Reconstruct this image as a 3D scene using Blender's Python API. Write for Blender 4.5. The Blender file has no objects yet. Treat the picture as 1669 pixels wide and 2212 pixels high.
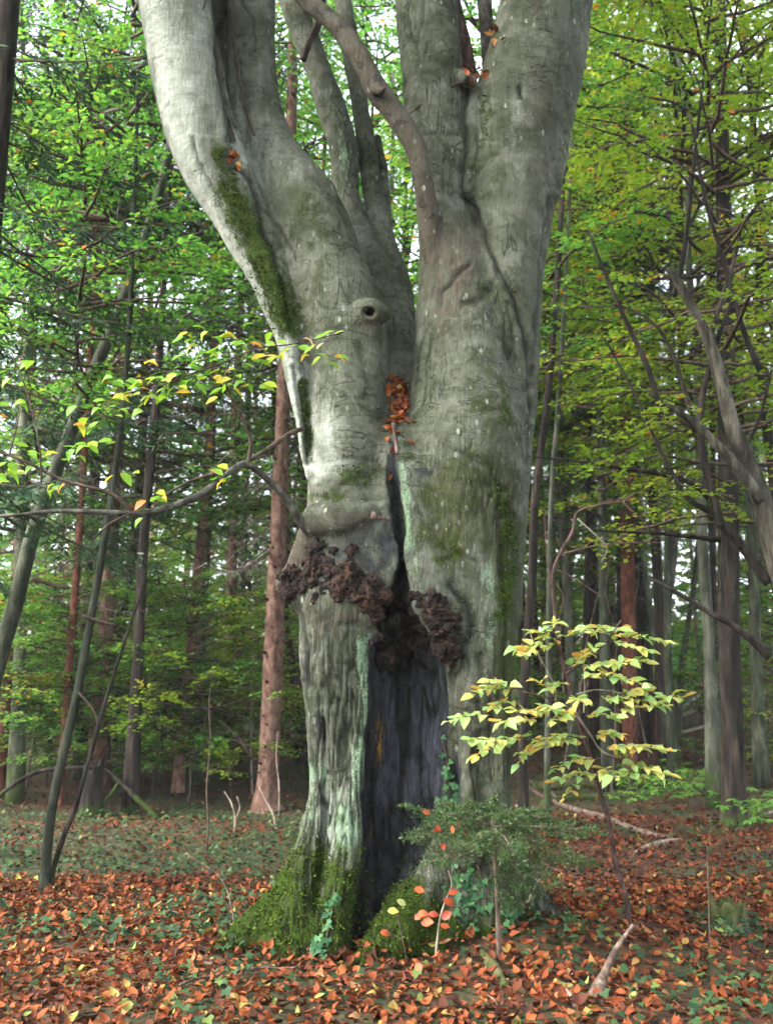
import bpy, math, random
import numpy as np
import openvdb
from mathutils import Vector, Matrix, Euler

# ------------------------------------------------------------------ camera, sky, sun, exposure
SC = bpy.context.scene
COL = SC.collection
PITCH = math.radians(10.6)
CAM = np.array([0.0, 0.0, 1.5])
FPX = 2212.0                       # focal length in units of the 1669 x 2212 photograph grid
cam_d = bpy.data.cameras.new('camera')
cam_d.sensor_fit = 'VERTICAL'; cam_d.sensor_height = 36.0; cam_d.lens = 36.0
cam_d.clip_start = 0.05; cam_d.clip_end = 900.0
cam_d.dof.use_dof = True; cam_d.dof.focus_distance = 6.5; cam_d.dof.aperture_fstop = 2.2
cam = bpy.data.objects.new('camera', cam_d); COL.objects.link(cam)
cam.location = CAM; cam.rotation_euler = (math.pi/2 + PITCH, 0, 0)
SC.camera = cam

SUN_EL, SUN_AZ = math.radians(42), math.radians(246)     # azimuth clockwise from +Y
world = bpy.data.worlds.new('World'); SC.world = world; world.use_nodes = True
wn = world.node_tree.nodes; wl = world.node_tree.links
bgn = wn['Background']
sky = wn.new('ShaderNodeTexSky'); sky.sky_type = 'NISHITA'; sky.sun_disc = False
sky.sun_elevation = SUN_EL; sky.sun_rotation = SUN_AZ
sky.air_density = 1.0; sky.dust_density = 3.0; sky.ozone_density = 1.0
hsv = wn.new('ShaderNodeHueSaturation'); hsv.inputs['Saturation'].default_value = 0.35
wl.new(sky.outputs[0], hsv.inputs['Color']); wl.new(hsv.outputs[0], bgn.inputs['Color'])
bgn.inputs['Strength'].default_value = 0.15
sun_d = bpy.data.lights.new('sun', 'SUN'); sun_d.energy = 1.5; sun_d.angle = math.radians(42)
sun_d.color = (1.0, 0.95, 0.87)
sun = bpy.data.objects.new('sun', sun_d); COL.objects.link(sun)
sdir = Vector((math.sin(SUN_AZ)*math.cos(SUN_EL), math.cos(SUN_AZ)*math.cos(SUN_EL), math.sin(SUN_EL)))
sun.rotation_euler = sdir.to_track_quat('Z', 'Y').to_euler()
sun.location = (-6, -6, 14)
VS = SC.view_settings
VS.view_transform = 'Standard'; VS.look = 'None'; VS.gamma = 1.0; VS.use_curve_mapping = False
VS.exposure = 2.92
SC.display_settings.display_device = 'sRGB'
CY = SC.cycles
CY.max_bounces = 6; CY.diffuse_bounces = 3; CY.glossy_bounces = 2; CY.transmission_bounces = 4
CY.transparent_max_bounces = 4; CY.use_denoising = True
CY.use_adaptive_sampling = True; CY.adaptive_threshold = 0.02
CY.caustics_reflective = False; CY.caustics_refractive = False

# ------------------------------------------------------------------ pixels and ground
cp, sp = math.cos(PITCH), math.sin(PITCH)
def ray(px, py):
    a = (px-834.5)/FPX; b = (1106-py)/FPX
    return np.array([a, cp - sp*b, sp + cp*b])
def at(px, py, Y):
    """point on the pixel's line of sight at depth Y (metres in front of the camera along +Y)"""
    r = ray(px, py); return CAM + r*(Y/r[1])
def fdepth(P):
    return (P[..., 1]-CAM[1])*cp + (P[..., 2]-CAM[2])*sp
def proj(P):
    d = P-CAM; z = d[..., 1]*cp+d[..., 2]*sp
    u = -d[..., 1]*sp+d[..., 2]*cp
    z = np.maximum(z, 1e-3)
    return 834.5+FPX*d[..., 0]/z, 1106-FPX*u/z
def px2m(P, px): return px/FPX*fdepth(P)

_perm = np.random.RandomState(7).rand(64, 64, 64).astype(np.float32)
def vn(P, f, off=0.0):
    """value noise 0..1; f is a scalar or a 3-vector"""
    Q = np.asarray(P, dtype=np.float64)*np.asarray(f)+off+100.0
    i = np.floor(Q).astype(int); t = Q-i; t = t*t*(3-2*t); i %= 64; j = (i+1) % 64
    x0, y0, z0 = i[..., 0], i[..., 1], i[..., 2]; x1, y1, z1 = j[..., 0], j[..., 1], j[..., 2]
    tx, ty, tz = t[..., 0], t[..., 1], t[..., 2]
    a = _perm[x0, y0, z0]*(1-tx)+_perm[x1, y0, z0]*tx; b = _perm[x0, y1, z0]*(1-tx)+_perm[x1, y1, z0]*tx
    c = _perm[x0, y0, z1]*(1-tx)+_perm[x1, y0, z1]*tx; d = _perm[x0, y1, z1]*(1-tx)+_perm[x1, y1, z1]*tx
    return (a*(1-ty)+b*ty)*(1-tz)+(c*(1-ty)+d*ty)*tz
def fbm(P, f, n=3, off=0.0):
    f = np.asarray(f, dtype=float); s = 0; a = 1.0; tot = 0
    for k in range(n):
        s = s+a*vn(P, f*(2.03**k), off+k*17.3); tot += a; a *= 0.5
    return s/tot
def sstep(a, b, x):
    t = np.clip((x-a)/(b-a), 0, 1); return t*t*(3-2*t)
def hT(x, y):
    """height of the forest floor"""
    x = np.asarray(x, dtype=float); y = np.asarray(y, dtype=float)
    z = 0.23*np.exp(-((x-1.05)/0.85)**2-((y-6.75)/0.6)**2)
    z = z+0.05*np.exp(-((x-0.1)**2+(y-6.9)**2)/1.3**2)
    P = np.stack([x, y, np.zeros_like(x)], -1)
    z = z+0.07*(vn(P, 0.9)-0.5)*sstep(0.5, 2.5, np.hypot(x-0.1, y-6.9)) + 0.022*(vn(P, 4.0, 9)-0.5)
    z = z+0.5*(vn(P, 0.13, 31)-0.5)*sstep(11, 25, y)
    z = z+1.75*sstep(12, 46, y)+6.0*sstep(42, 120, y)+0.25*sstep(9, 16, y)*sstep(-3, -9, x)+0.9*sstep(14, 34, y)*sstep(0.5, 6, x)
    return z
def G(px, py):
    """where the pixel's line of sight meets the forest floor"""
    r = ray(px, py); t = 4.0
    for _ in range(4000):
        p = CAM+r*t
        if p[2] <= hT(p[0], p[1]): break
        t += 0.02
    return CAM+r*t

# ------------------------------------------------------------------ mesh and object helpers
def mk_mesh(name, V, F, rnd=None, smooth=True, attrs=None):
    """F: (n,4) quads, (n,3) triangles, or a list of such arrays"""
    V = np.ascontiguousarray(V, dtype=np.float32)
    Fs = F if isinstance(F, list) else [F]
    Fs = [np.asarray(f, dtype=np.int32) for f in Fs if len(f)]
    me = bpy.data.meshes.new(name)
    me.vertices.add(len(V)); me.vertices.foreach_set('co', V.ravel())
    nl = sum(f.size for f in Fs); npol = sum(len(f) for f in Fs)
    me.loops.add(nl); me.polygons.add(npol)
    me.loops.foreach_set('vertex_index', np.concatenate([f.ravel() for f in Fs]))
    tot = np.concatenate([np.full(len(f), f.shape[1], dtype=np.int32) for f in Fs])
    st = np.zeros(npol, dtype=np.int32); st[1:] = np.cumsum(tot)[:-1]
    me.polygons.foreach_set('loop_start', st)
    if smooth: me.polygons.foreach_set('use_smooth', np.ones(npol, dtype=bool))
    if rnd is not None:
        a = me.attributes.new('rnd', 'FLOAT', 'POINT'); a.data.foreach_set('value', np.ascontiguousarray(rnd, dtype=np.float32))
    for k, v in (attrs or {}).items():
        a = me.attributes.new(k, 'FLOAT', 'POINT'); a.data.foreach_set('value', np.ascontiguousarray(v, dtype=np.float32))
    me.update(calc_edges=True)
    return me
def obj(name, me, mat=None, parent=None, loc=None, label=None):
    o = bpy.data.objects.new(name, me)
    if mat is not None and not me.materials: me.materials.append(mat)
    COL.objects.link(o)
    if parent is not None: o.parent = parent
    if loc is not None: o.location = loc
    if label: o['label'] = label
    return o
def thing(name, label, cat, loc=(0, 0, 0), group=None):
    o = bpy.data.objects.new(name, None); COL.objects.link(o)
    o.empty_display_size = 0.2; o.location = loc; o['label'] = label; o['category'] = cat
    if group: o['group'] = group
    return o
def tag(o, label, cat, group=None, kind=None):
    o['label'] = label; o['category'] = cat
    if group: o['group'] = group
    if kind: o['kind'] = kind
    return o
class Acc:
    """collects vertices, quads, triangles and a per-vertex random number"""
    def __init__(s): s.V = []; s.Q = []; s.T = []; s.R = []; s.n = 0
    def add(s, V, Q=None, T=None, R=0.5):
        V = np.asarray(V, dtype=float).reshape(-1, 3)
        if Q is not None and len(Q): s.Q.append(np.asarray(Q)+s.n)
        if T is not None and len(T): s.T.append(np.asarray(T)+s.n)
        s.V.append(V); s.R.append(np.broadcast_to(R, (len(V),)).astype(float)); s.n += len(V)
    def mesh(s, name, smooth=True):
        F = []
        if s.Q: F.append(np.concatenate(s.Q))
        if s.T: F.append(np.concatenate(s.T))
        return mk_mesh(name, np.concatenate(s.V), F, np.concatenate(s.R), smooth)
def smooth_path(P, R, n):
    """Catmull-Rom through points with radii, n steps per span"""
    P = np.asarray(P, dtype=float); R = np.asarray(R, dtype=float)
    X = np.column_stack([P, R]); X = np.vstack([2*X[0]-X[1], X, 2*X[-1]-X[-2]])
    out = []
    for i in range(1, len(X)-2):
        t = np.linspace(0, 1, n, endpoint=False)[:, None]
        a, b, c, d = X[i-1], X[i], X[i+1], X[i+2]
        out.append(0.5*((2*b)+(-a+c)*t+(2*a-5*b+4*c-d)*t*t+(-a+3*b-3*c+d)*t**3))
    out.append(X[-2][None])
    X = np.vstack(out)
    return X[:, :3], np.maximum(X[:, 3], 0.0008)
def tube(P, R, sides=8, n=4, rough=0.0, seed=0, cap=True, flute=0.0):
    P, R = smooth_path(P, R, n) if n > 1 else (np.asarray(P, float), np.asarray(R, float))
    T = np.gradient(P, axis=0); T /= np.linalg.norm(T, axis=1)[:, None]+1e-9
    ref = np.array([0.13, -1.0, 0.09]) if abs(T[0][1]) < 0.8 else np.array([1.0, 0, 0.1])
    A = np.cross(T, ref); A /= np.linalg.norm(A, axis=1)[:, None]+1e-9
    B = np.cross(T, A)
    th = np.linspace(0, 2*np.pi, sides, endpoint=False)
    rr = np.repeat(R[:, None], sides, 1)
    if flute: rr = rr*(1+flute*np.sin(th*3+seed)[None]+0.6*flute*np.sin(th*5+2*seed+1)[None])
    V = P[:, None]+rr[..., None]*(np.cos(th)[None, :, None]*A[:, None]+np.sin(th)[None, :, None]*B[:, None])
    if rough:
        Nn = (V-P[:, None]); Nn = Nn/(np.linalg.norm(Nn, axis=2, keepdims=True)+1e-9)
        V = V+Nn*((fbm(V, (14, 14, 5), 2, seed*3.1)-0.5)*2*rough*rr)[..., None]
    m = len(P); i = np.arange(m-1)[:, None]*sides; j = np.arange(sides)[None]
    k = (j+1) % sides
    Q = np.stack([i+j, i+k, i+sides+k, i+sides+j], -1).reshape(-1, 4)[:, ::-1]
    V = V.reshape(-1, 3); Tt = None
    if cap:
        c0, c1 = len(V), len(V)+1
        V = np.vstack([V, P[0], P[-1]+T[-1]*R[-1]*0.3])
        Tt = np.array([[c0, j, (j+1) % sides] for j in range(sides)]+[[c1, (m-1)*sides+(j+1) % sides, (m-1)*sides+j] for j in range(sides)])
    return V, Q, Tt
def pix_tube(pts, Y, **kw):
    """tube through (px, py, half-width px[, Y]) points"""
    P = []; R = []
    for p in pts:
        q = at(p[0], p[1], p[3] if len(p) > 3 else Y); P.append(q); R.append(px2m(q, p[2]))
    return tube(P, R, **kw)
def unit(v): return v/(np.linalg.norm(v, axis=-1, keepdims=True)+1e-9)
def kite_leaves(P, D, N, L, W, fold=0.12):
    """four-point leaves: base, side, tip, side"""
    D = unit(D); S = unit(np.cross(D, N)); N = np.cross(S, D)
    L = np.asarray(L).reshape(-1, 1); W = np.asarray(W).reshape(-1, 1)
    m = P+D*L*0.45+N*L*fold
    V = np.stack([P, m+S*W*0.5, P+D*L, m-S*W*0.5], 1).reshape(-1, 3)
    Q = np.arange(len(P)*4).reshape(-1, 4)
    return V, Q
def oval_leaves(P, D, N, L, W, fold=0.1, curl=0.12, rs=None):
    """eight-point leaves folded along the midrib, curling towards the tip"""
    rs = rs or np.random
    D = unit(D); S = unit(np.cross(D, N)); N = np.cross(S, D); n = len(P)
    L = np.asarray(L).reshape(-1, 1); W = np.asarray(W).reshape(-1, 1)
    f = np.asarray(fold)*np.ones((n, 1)); c = np.asarray(curl)*np.ones((n, 1))
    def pt(u, v): return P+D*L*u+S*W*v+N*(L*c*(-(u-0.35)**2)*2.0+W*f*abs(v)*2)
    V = np.stack([pt(0, 0), pt(.2, .36), pt(.55, .5), pt(.82, .27), pt(1, 0), pt(.82, -.27), pt(.55, -.5), pt(.2, -.36), pt(.36, 0), pt(.7, 0)], 1).reshape(-1, 3)
    b = np.arange(n)[:, None]*10
    Q = np.concatenate([b+np.array([[0, 8, 2, 1]]), b+np.array([[8, 9, 3, 2]]), b+np.array([[0, 7, 6, 8]]), b+np.array([[8, 6, 5, 9]])])
    T = np.concatenate([b+np.array([[9, 4, 3]]), b+np.array([[9, 5, 4]])])
    return V, Q, T
def lobed_leaves(P, D, N, L):
    """five-lobed ivy leaves"""
    D = unit(D); S = unit(np.cross(D, N)); N = np.cross(S, D); L = np.asarray(L).reshape(-1, 1)
    uv = [(0, 0), (-.12, .34), (.3, .5), (.42, .24), (1, 0), (.42, -.24), (.3, -.5), (-.12, -.34), (.33, 0)]
    V = np.stack([P+D*L*u+S*L*v+N*L*(0.12*abs(v)-0.1*u*u) for u, v in uv], 1).reshape(-1, 3)
    b = np.arange(len(P))[:, None]*9
    T = np.concatenate([b+np.array([[8, i+1, i]]) for i in range(7)]+[b+np.array([[8, 0, 7]])])
    return V, T
RS = np.random.RandomState(11)
random.seed(5)
# ------------------------------------------------------------------ materials
def new_mat(name):
    m = bpy.data.materials.new(name); m.use_nodes = True
    nt = m.node_tree; nt.nodes.clear()
    out = nt.nodes.new('ShaderNodeOutputMaterial')
    return m, nt, out
class NB:
    """small node-building helper"""
    def __init__(s, nt): s.nt = nt
    def n(s, t, **kw):
        x = s.nt.nodes.new(t)
        for k, v in kw.items():
            if k in x.inputs: x.inputs[k].default_value = v
            else: setattr(x, k, v)
        return x
    def l(s, a, b): s.nt.links.new(a, b)
    def coord(s, scale=(1, 1, 1), kind='Object', loc=(0, 0, 0)):
        c = s.n('ShaderNodeTexCoord'); m = s.n('ShaderNodeMapping')
        m.inputs['Scale'].default_value = scale; m.inputs['Location'].default_value = loc
        s.l(c.outputs[kind], m.inputs['Vector']); return m.outputs[0]
    def noise(s, vec, scale, detail=3, rough=0.55, dist=0.0, k=1):
        x = s.n('ShaderNodeTexNoise'); x.inputs['Scale'].default_value = scale; x.inputs['Detail'].default_value = detail
        x.inputs['Roughness'].default_value = rough; x.inputs['Distortion'].default_value = dist
        s.l(vec, x.inputs['Vector'])
        if k == 1: return x.outputs['Fac']
        return s.math('ADD', s.math('MULTIPLY', s.math('SUBTRACT', x.outputs['Fac'], 0.5), k), 0.5, True)
    def voro(s, vec, scale, feature='F1', out='Distance', rand=1.0):
        x = s.n('ShaderNodeTexVoronoi'); x.feature = feature; x.inputs['Scale'].default_value = scale
        x.inputs['Randomness'].default_value = rand
        s.l(vec, x.inputs['Vector']); return x.outputs[out]
    def ramp(s, fac, stops, interp='LINEAR'):
        r = s.n('ShaderNodeValToRGB'); r.color_ramp.interpolation = interp
        e = r.color_ramp.elements
        while len(e) < len(stops): e.new(0.5)
        for k, (p, c) in enumerate(stops):
            e[k].position = p; e[k].color = (c, c, c, 1) if not isinstance(c, tuple) else (*c, 1)
        s.l(fac, r.inputs[0]); return r.outputs[0]
    def mix(s, fac, a, b, mode='MIX'):
        x = s.n('ShaderNodeMix'); x.data_type = 'RGBA'; x.blend_type = mode
        if isinstance(fac, (int, float)): x.inputs[0].default_value = fac
        else: s.l(fac, x.inputs[0])
        for k, v in ((6, a), (7, b)):
            if isinstance(v, tuple): x.inputs[k].default_value = (*v, 1)
            else: s.l(v, x.inputs[k])
        return x.outputs[2]
    def math(s, op, a, b=None, clamp=False):
        x = s.n('ShaderNodeMath'); x.operation = op; x.use_clamp = clamp
        for k, v in ((0, a), (1, b)):
            if v is None: continue
            if isinstance(v, (int, float)): x.inputs[k].default_value = v
            else: s.l(v, x.inputs[k])
        return x.outputs[0]
    def attr(s, name, out='Fac'):
        x = s.n('ShaderNodeAttribute'); x.attribute_name = name; return x.outputs[out]
    def bump(s, h, strength, dist=0.02):
        x = s.n('ShaderNodeBump'); x.inputs['Strength'].default_value = strength; x.inputs['Distance'].default_value = dist
        s.l(h, x.inputs['Height']); return x.outputs[0]
    def bsdf(s, col, rough=0.8, normal=None, spec=0.25):
        x = s.n('ShaderNodeBsdfPrincipled'); x.inputs['Specular IOR Level'].default_value = spec
        if isinstance(col, tuple): x.inputs['Base Color'].default_value = (*col, 1)
        else: s.l(col, x.inputs['Base Color'])
        if isinstance(rough, (int, float)): x.inputs['Roughness'].default_value = rough
        else: s.l(rough, x.inputs['Roughness'])
        if normal is not None: s.l(normal, x.inputs['Normal'])
        return x.outputs[0]

def leaf_mat(name, stops, trans=0.45, source='attr', rough=0.55, spec=0.3, tint=1.35, veins=0.0):
    """leaf: colour by a random number per leaf, light passing through the blade"""
    m, nt, out = new_mat(name); b = NB(nt)
    if source == 'attr': fac = b.attr('rnd')
    else: fac = b.n('ShaderNodeObjectInfo').outputs['Random']
    col = b.ramp(fac, stops)
    nz = b.noise(b.coord(kind='Object'), 55, 2)
    col = b.mix(b.ramp(nz, [(0.35, 0.0), (0.75, 0.55)]), col, b.mix(1.0, col, (0.72, 0.55, 0.4), 'MULTIPLY'))
    pr = b.bsdf(col, rough, None, spec)
    if trans > 0:
        tr = b.n('ShaderNodeBsdfTranslucent')
        b.l(b.mix(1.0, col, (tint, tint, tint*0.75), 'MULTIPLY'), tr.inputs['Color'])
        mx = b.n('ShaderNodeMixShader'); mx.inputs[0].default_value = trans
        b.l(pr, mx.inputs[1]); b.l(tr.outputs[0], mx.inputs[2]); b.l(mx.outputs[0], out.inputs[0])
    else: b.l(pr, out.inputs[0])
    return m
def bark_mat(name, c0, c1, c2, scale=9.0, zs=0.25, bump=0.6, moss=0.0, plates=False, dist=0.02):
    m, nt, out = new_mat(name); b = NB(nt)
    v = b.coord((1, 1, zs)); iso = b.coord()
    n1 = b.noise(v, scale, 5, 0.66, 0.3, 1.8); n2 = b.noise(iso, scale*0.25, 2)
    col = b.ramp(n1, [(0.28, c0), (0.52, c1), (0.75, c2)])
    col = b.mix(b.ramp(n2, [(0.35, 0.0), (0.7, 0.5)]), col, b.mix(1.0, col, (0.55, 0.6, 0.5), 'MULTIPLY'))
    h = n1
    if plates:
        vo = b.voro(b.coord((1, 1, 0.45)), scale*2.2, 'DISTANCE_TO_EDGE')
        e = b.ramp(vo, [(0.0, 0.0), (0.09, 1.0)])
        col = b.mix(b.math('MULTIPLY', b.math('SUBTRACT', 1.0, e), 0.55), col, tuple(x*0.35 for x in c0))
        h = b.math('ADD', b.math('MULTIPLY', e, 0.5), b.math('MULTIPLY', n1, 0.7))
    if moss:
        z = b.n('ShaderNodeSeparateXYZ'); b.l(b.coord(kind='Object'), z.inputs[0])
        mm = b.math('ADD', b.math('MULTIPLY', z.outputs['Z'], -moss), b.math('MULTIPLY', b.noise(iso, 5, 3), 1.2))
        col = b.mix(b.ramp(mm, [(0.25, 0.0), (0.5, 0.85)]), col, (0.035, 0.06, 0.012))
    rnd = b.n('ShaderNodeObjectInfo').outputs['Random']
    col = b.mix(1.0, col, b.ramp(rnd, [(0.0, (0.7, 0.7, 0.7)), (1.0, (1.25, 1.22, 1.15))]), 'MULTIPLY')
    b.l(b.bsdf(col, 0.88, b.bump(h, bump, dist), 0.15), out.inputs[0])
    return m

# --- the old beech: grey bark with moss, pale green algae, lichen spots and bare dark wood, plus shade painted round burrs and cleft, by masks on the surface
def beech_mat():
    m, nt, out = new_mat('beech_bark'); b = NB(nt)
    iso = b.coord(); vs = b.coord((1, 1, 0.16)); hs = b.coord((0.35, 0.35, 2.2)); vs2 = b.coord((1, 1, 0.3), loc=(4, 7, 1))
    nL = b.noise(iso, 2.2, 4, 0.6, 0.4, 1.8); nM = b.noise(iso, 9, 6, 0.68, 0.6, 2.4); nV = b.noise(vs, 40, 5, 0.72, 0.3, 2.6); nV2 = b.noise(vs2, 13, 6, 0.74, 0.5, 2.4)
    nF = b.noise(iso, 75, 4, 0.7, 0, 2.4); nH = b.noise(hs, 16, 4, 0.65, 0.6, 2.0)
    def edge(mask, lo, hi, kM=0.55, kV=0.55, kF=0.4):
        x = b.math('ADD', mask, b.math('MULTIPLY', b.math('SUBTRACT', nM, 0.5), kM))
        x = b.math('ADD', x, b.math('MULTIPLY', b.math('SUBTRACT', nV2, 0.5), kV)); x = b.math('ADD', x, b.math('MULTIPLY', b.math('SUBTRACT', nF, 0.5), kF))
        return b.math('MULTIPLY', b.ramp(x, [(lo, 0.0), (hi, 1.0)]), b.ramp(mask, [(0.02, 0.0), (0.2, 1.0)]))
    rough = b.attr('rough'); st = b.ramp(rough, [(0.25, 0.30), (0.7, 1.0)])
    col = b.ramp(nL, [(0.15, (0.062, 0.069, 0.045)), (0.5, (0.124, 0.127, 0.096)), (0.85, (0.205, 0.202, 0.172))])
    col = b.mix(b.ramp(nM, [(0.40, 0.0), (0.80, 0.85)]), col, b.mix(1.0, col, (0.40, 0.48, 0.32), 'MULTIPLY'))
    nB = b.noise(b.coord(loc=(9, 3, 5)), 5.5, 6, 0.7, 0.9, 2.6)
    col = b.mix(b.ramp(nB, [(0.58, 0.0), (0.80, 0.38)]), col, (0.25, 0.252, 0.215))
    col = b.mix(b.math('MULTIPLY', b.ramp(nV2, [(0.5, 0.0), (0.9, 0.6)]), st), col, b.mix(1.0, col, (1.6, 1.6, 1.55), 'MULTIPLY'))
    col = b.mix(b.math('MULTIPLY', b.ramp(nV, [(0.5, 0.0), (0.95, 0.75)]), st), col, b.mix(1.0, col, (0.28, 0.31, 0.22), 'MULTIPLY'))
    col = b.mix(b.ramp(nH, [(0.6, 0.0), (0.9, 0.35)]), col, b.mix(1.0, col, (1.4, 1.4, 1.35), 'MULTIPLY'))
    def lines(vec, sc, w, sel):
        n = b.noise(vec, sc, 3, 0.5, 0.2)
        return b.math('MULTIPLY', b.ramp(b.math('ABSOLUTE', b.math('SUBTRACT', n, 0.5)), [(0.0, 1.0), (w, 0.0)]), sel)
    ln = b.math('MAXIMUM', lines(b.coord((0.55, 0.55, 2.6)), 4.2, 0.012, b.ramp(b.noise(iso, 1.7, 3), [(0.5, 0.0), (0.6, 0.8)])), lines(b.coord((2.0, 2.0, 0.45), loc=(1, 5, 2)), 4.0, 0.014, b.ramp(b.noise(b.coord(loc=(2, 8, 4)), 2.1, 3), [(0.5, 0.0), (0.6, 0.85)])))
    sp_ = b.math('MULTIPLY', b.ramp(b.voro(b.coord(loc=(7, 7, 7)), 9, 'F1'), [(0.07, 0.9), (0.12, 0.0)]), b.ramp(b.noise(b.coord(loc=(1, 9, 6)), 3.0, 2), [(0.5, 0.0), (0.56, 0.9)]))
    col = b.mix(b.math('MAXIMUM', ln, sp_), col, (0.022, 0.023, 0.017))
    pale = b.attr('pale'); moss = b.attr('moss'); mint = b.attr('mint'); dark = b.attr('dark'); brown = b.attr('brown'); groove = b.attr('groove')
    olive = b.attr('olive'); ochre = b.attr('ochre'); crack = b.attr('crack'); blue = b.attr('blue')
    col = b.mix(b.math('MULTIPLY', edge(pale, 0.25, 0.95, 0.45, 0.5, 0.2), 0.85), col, b.mix(nH, (0.33, 0.345, 0.30), (0.62, 0.635, 0.58)))
    col = b.mix(b.math('MULTIPLY', edge(brown, 0.3, 0.9), 0.85), col, b.mix(nV2, (0.062, 0.046, 0.036), (0.155, 0.122, 0.10)))
    col = b.mix(b.math('MULTIPLY', edge(olive, 0.35, 0.95, 0.7, 0.5, 0.5), 0.8), col, b.mix(nF, (0.035, 0.042, 0.012), (0.085, 0.092, 0.034)))
    # lichen flecks
    vo = b.voro(b.coord((1, 1, 0.5)), 15, 'F1'); sel = b.noise(iso, 2.9, 3)
    fl = b.math('MULTIPLY', b.ramp(b.math('ADD', vo, b.math('MULTIPLY', nF, 0.1)), [(0.19, 1.0), (0.25, 0.0)]), b.ramp(sel, [(0.48, 0.0), (0.56, 1.0)]))
    vo2 = b.voro(b.coord((1, 1, 0.35), loc=(3, 1, 2)), 42, 'F1')
    fl2 = b.math('MULTIPLY', b.ramp(b.math('ADD', vo2, b.math('MULTIPLY', nF, 0.1)), [(0.15, 0.7), (0.26, 0.0)]), b.ramp(b.noise(b.coord(loc=(5, 2, 1)), 2.3, 3), [(0.5, 0.0), (0.62, 0.9)]))
    col = b.mix(b.math('MULTIPLY', b.math('MAXIMUM', fl, fl2), b.ramp(nM, [(0.3, 0.25), (0.8, 0.85)])), col, (0.44, 0.46, 0.41))
    mtf = edge(mint, 0.34, 0.78, 0.5, 1.0, 0.7)
    col = b.mix(b.math('MULTIPLY', mtf, 0.92), col, b.mix(nF, (0.14, 0.25, 0.145), (0.33, 0.46, 0.31)))
    mof = edge(moss, 0.36, 0.74, 0.75, 0.6, 0.5)
    col = b.mix(b.math('MULTIPLY', mof, 0.95), col, b.mix(b.math('ADD', b.math('MULTIPLY', nF, 0.6), b.math('MULTIPLY', nM, 0.4)), (0.006, 0.016, 0.002), (0.085, 0.145, 0.012)))
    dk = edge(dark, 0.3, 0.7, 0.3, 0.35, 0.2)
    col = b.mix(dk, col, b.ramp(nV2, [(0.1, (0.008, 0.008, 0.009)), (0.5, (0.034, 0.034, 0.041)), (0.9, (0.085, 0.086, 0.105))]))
    col = b.mix(b.math('MULTIPLY', b.math('MULTIPLY', blue, dk), b.ramp(nV2, [(0.2, 0.35), (0.8, 1.0)])), col, b.mix(nV, (0.045, 0.047, 0.062), (0.16, 0.165, 0.21)))
    col = b.mix(b.math('MULTIPLY', ochre, b.ramp(nV, [(0.4, 0.0), (0.55, 1.0)]), True), col, (0.42, 0.22, 0.02))
    col = b.mix(b.math('MULTIPLY', crack, 0.8, True), col, (0.022, 0.022, 0.014))
    col = b.mix(b.math('MULTIPLY', groove, 0.85), col, (0.018, 0.018, 0.013))
    h = b.math('ADD', b.math('MULTIPLY', b.math('MULTIPLY', nV, b.math('ADD', rough, 0.25)), 1.8), b.math('ADD', b.math('MULTIPLY', nM, 0.4), b.math('MULTIPLY', nF, 0.2)))
    h = b.math('ADD', h, b.math('MULTIPLY', b.math('MULTIPLY', mof, nF), 1.2))
    h = b.math('SUBTRACT', h, b.math('MULTIPLY', ln, 0.9))
    h = b.math('ADD', h, b.math('MULTIPLY', b.math('MULTIPLY', dk, nV2), 1.5))
    col = b.mix(1.0, col, (0.66, 0.69, 0.66), 'MULTIPLY')
    b.l(b.bsdf(col, 0.88, b.bump(h, 0.85, 0.016), 0.12), out.inputs[0])
    return m
def burr_mat(name, c0, c1, c2):
    m, nt, out = new_mat(name); b = NB(nt)
    iso = b.coord(); n1 = b.noise(iso, 9, 5, 0.65, 0.8, 2.2); n2 = b.noise(iso, 48, 4, 0.65, 0, 2)
    col = b.ramp(n1, [(0.2, c0), (0.5, c1), (0.85, c2)])
    col = b.mix(b.ramp(n2, [(0.5, 0.0), (0.9, 0.7)]), col, b.mix(1.0, col, (0.35, 0.33, 0.3), 'MULTIPLY'))
    gz = b.noise(b.coord(loc=(3, 3, 9)), 6, 4, 0.6, 0, 2.2)
    col = b.mix(b.ramp(gz, [(0.55, 0.0), (0.85, 0.7)]), col, tuple((c0[k]+c2[k])*0.4+0.012 for k in range(3)))
    b.l(b.bsdf(col, 0.8, b.bump(b.math('ADD', b.math('MULTIPLY', n1, 0.5), b.math('MULTIPLY', n2, 0.8)), 1.0, 0.03), 0.2), out.inputs[0]); return m
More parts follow.
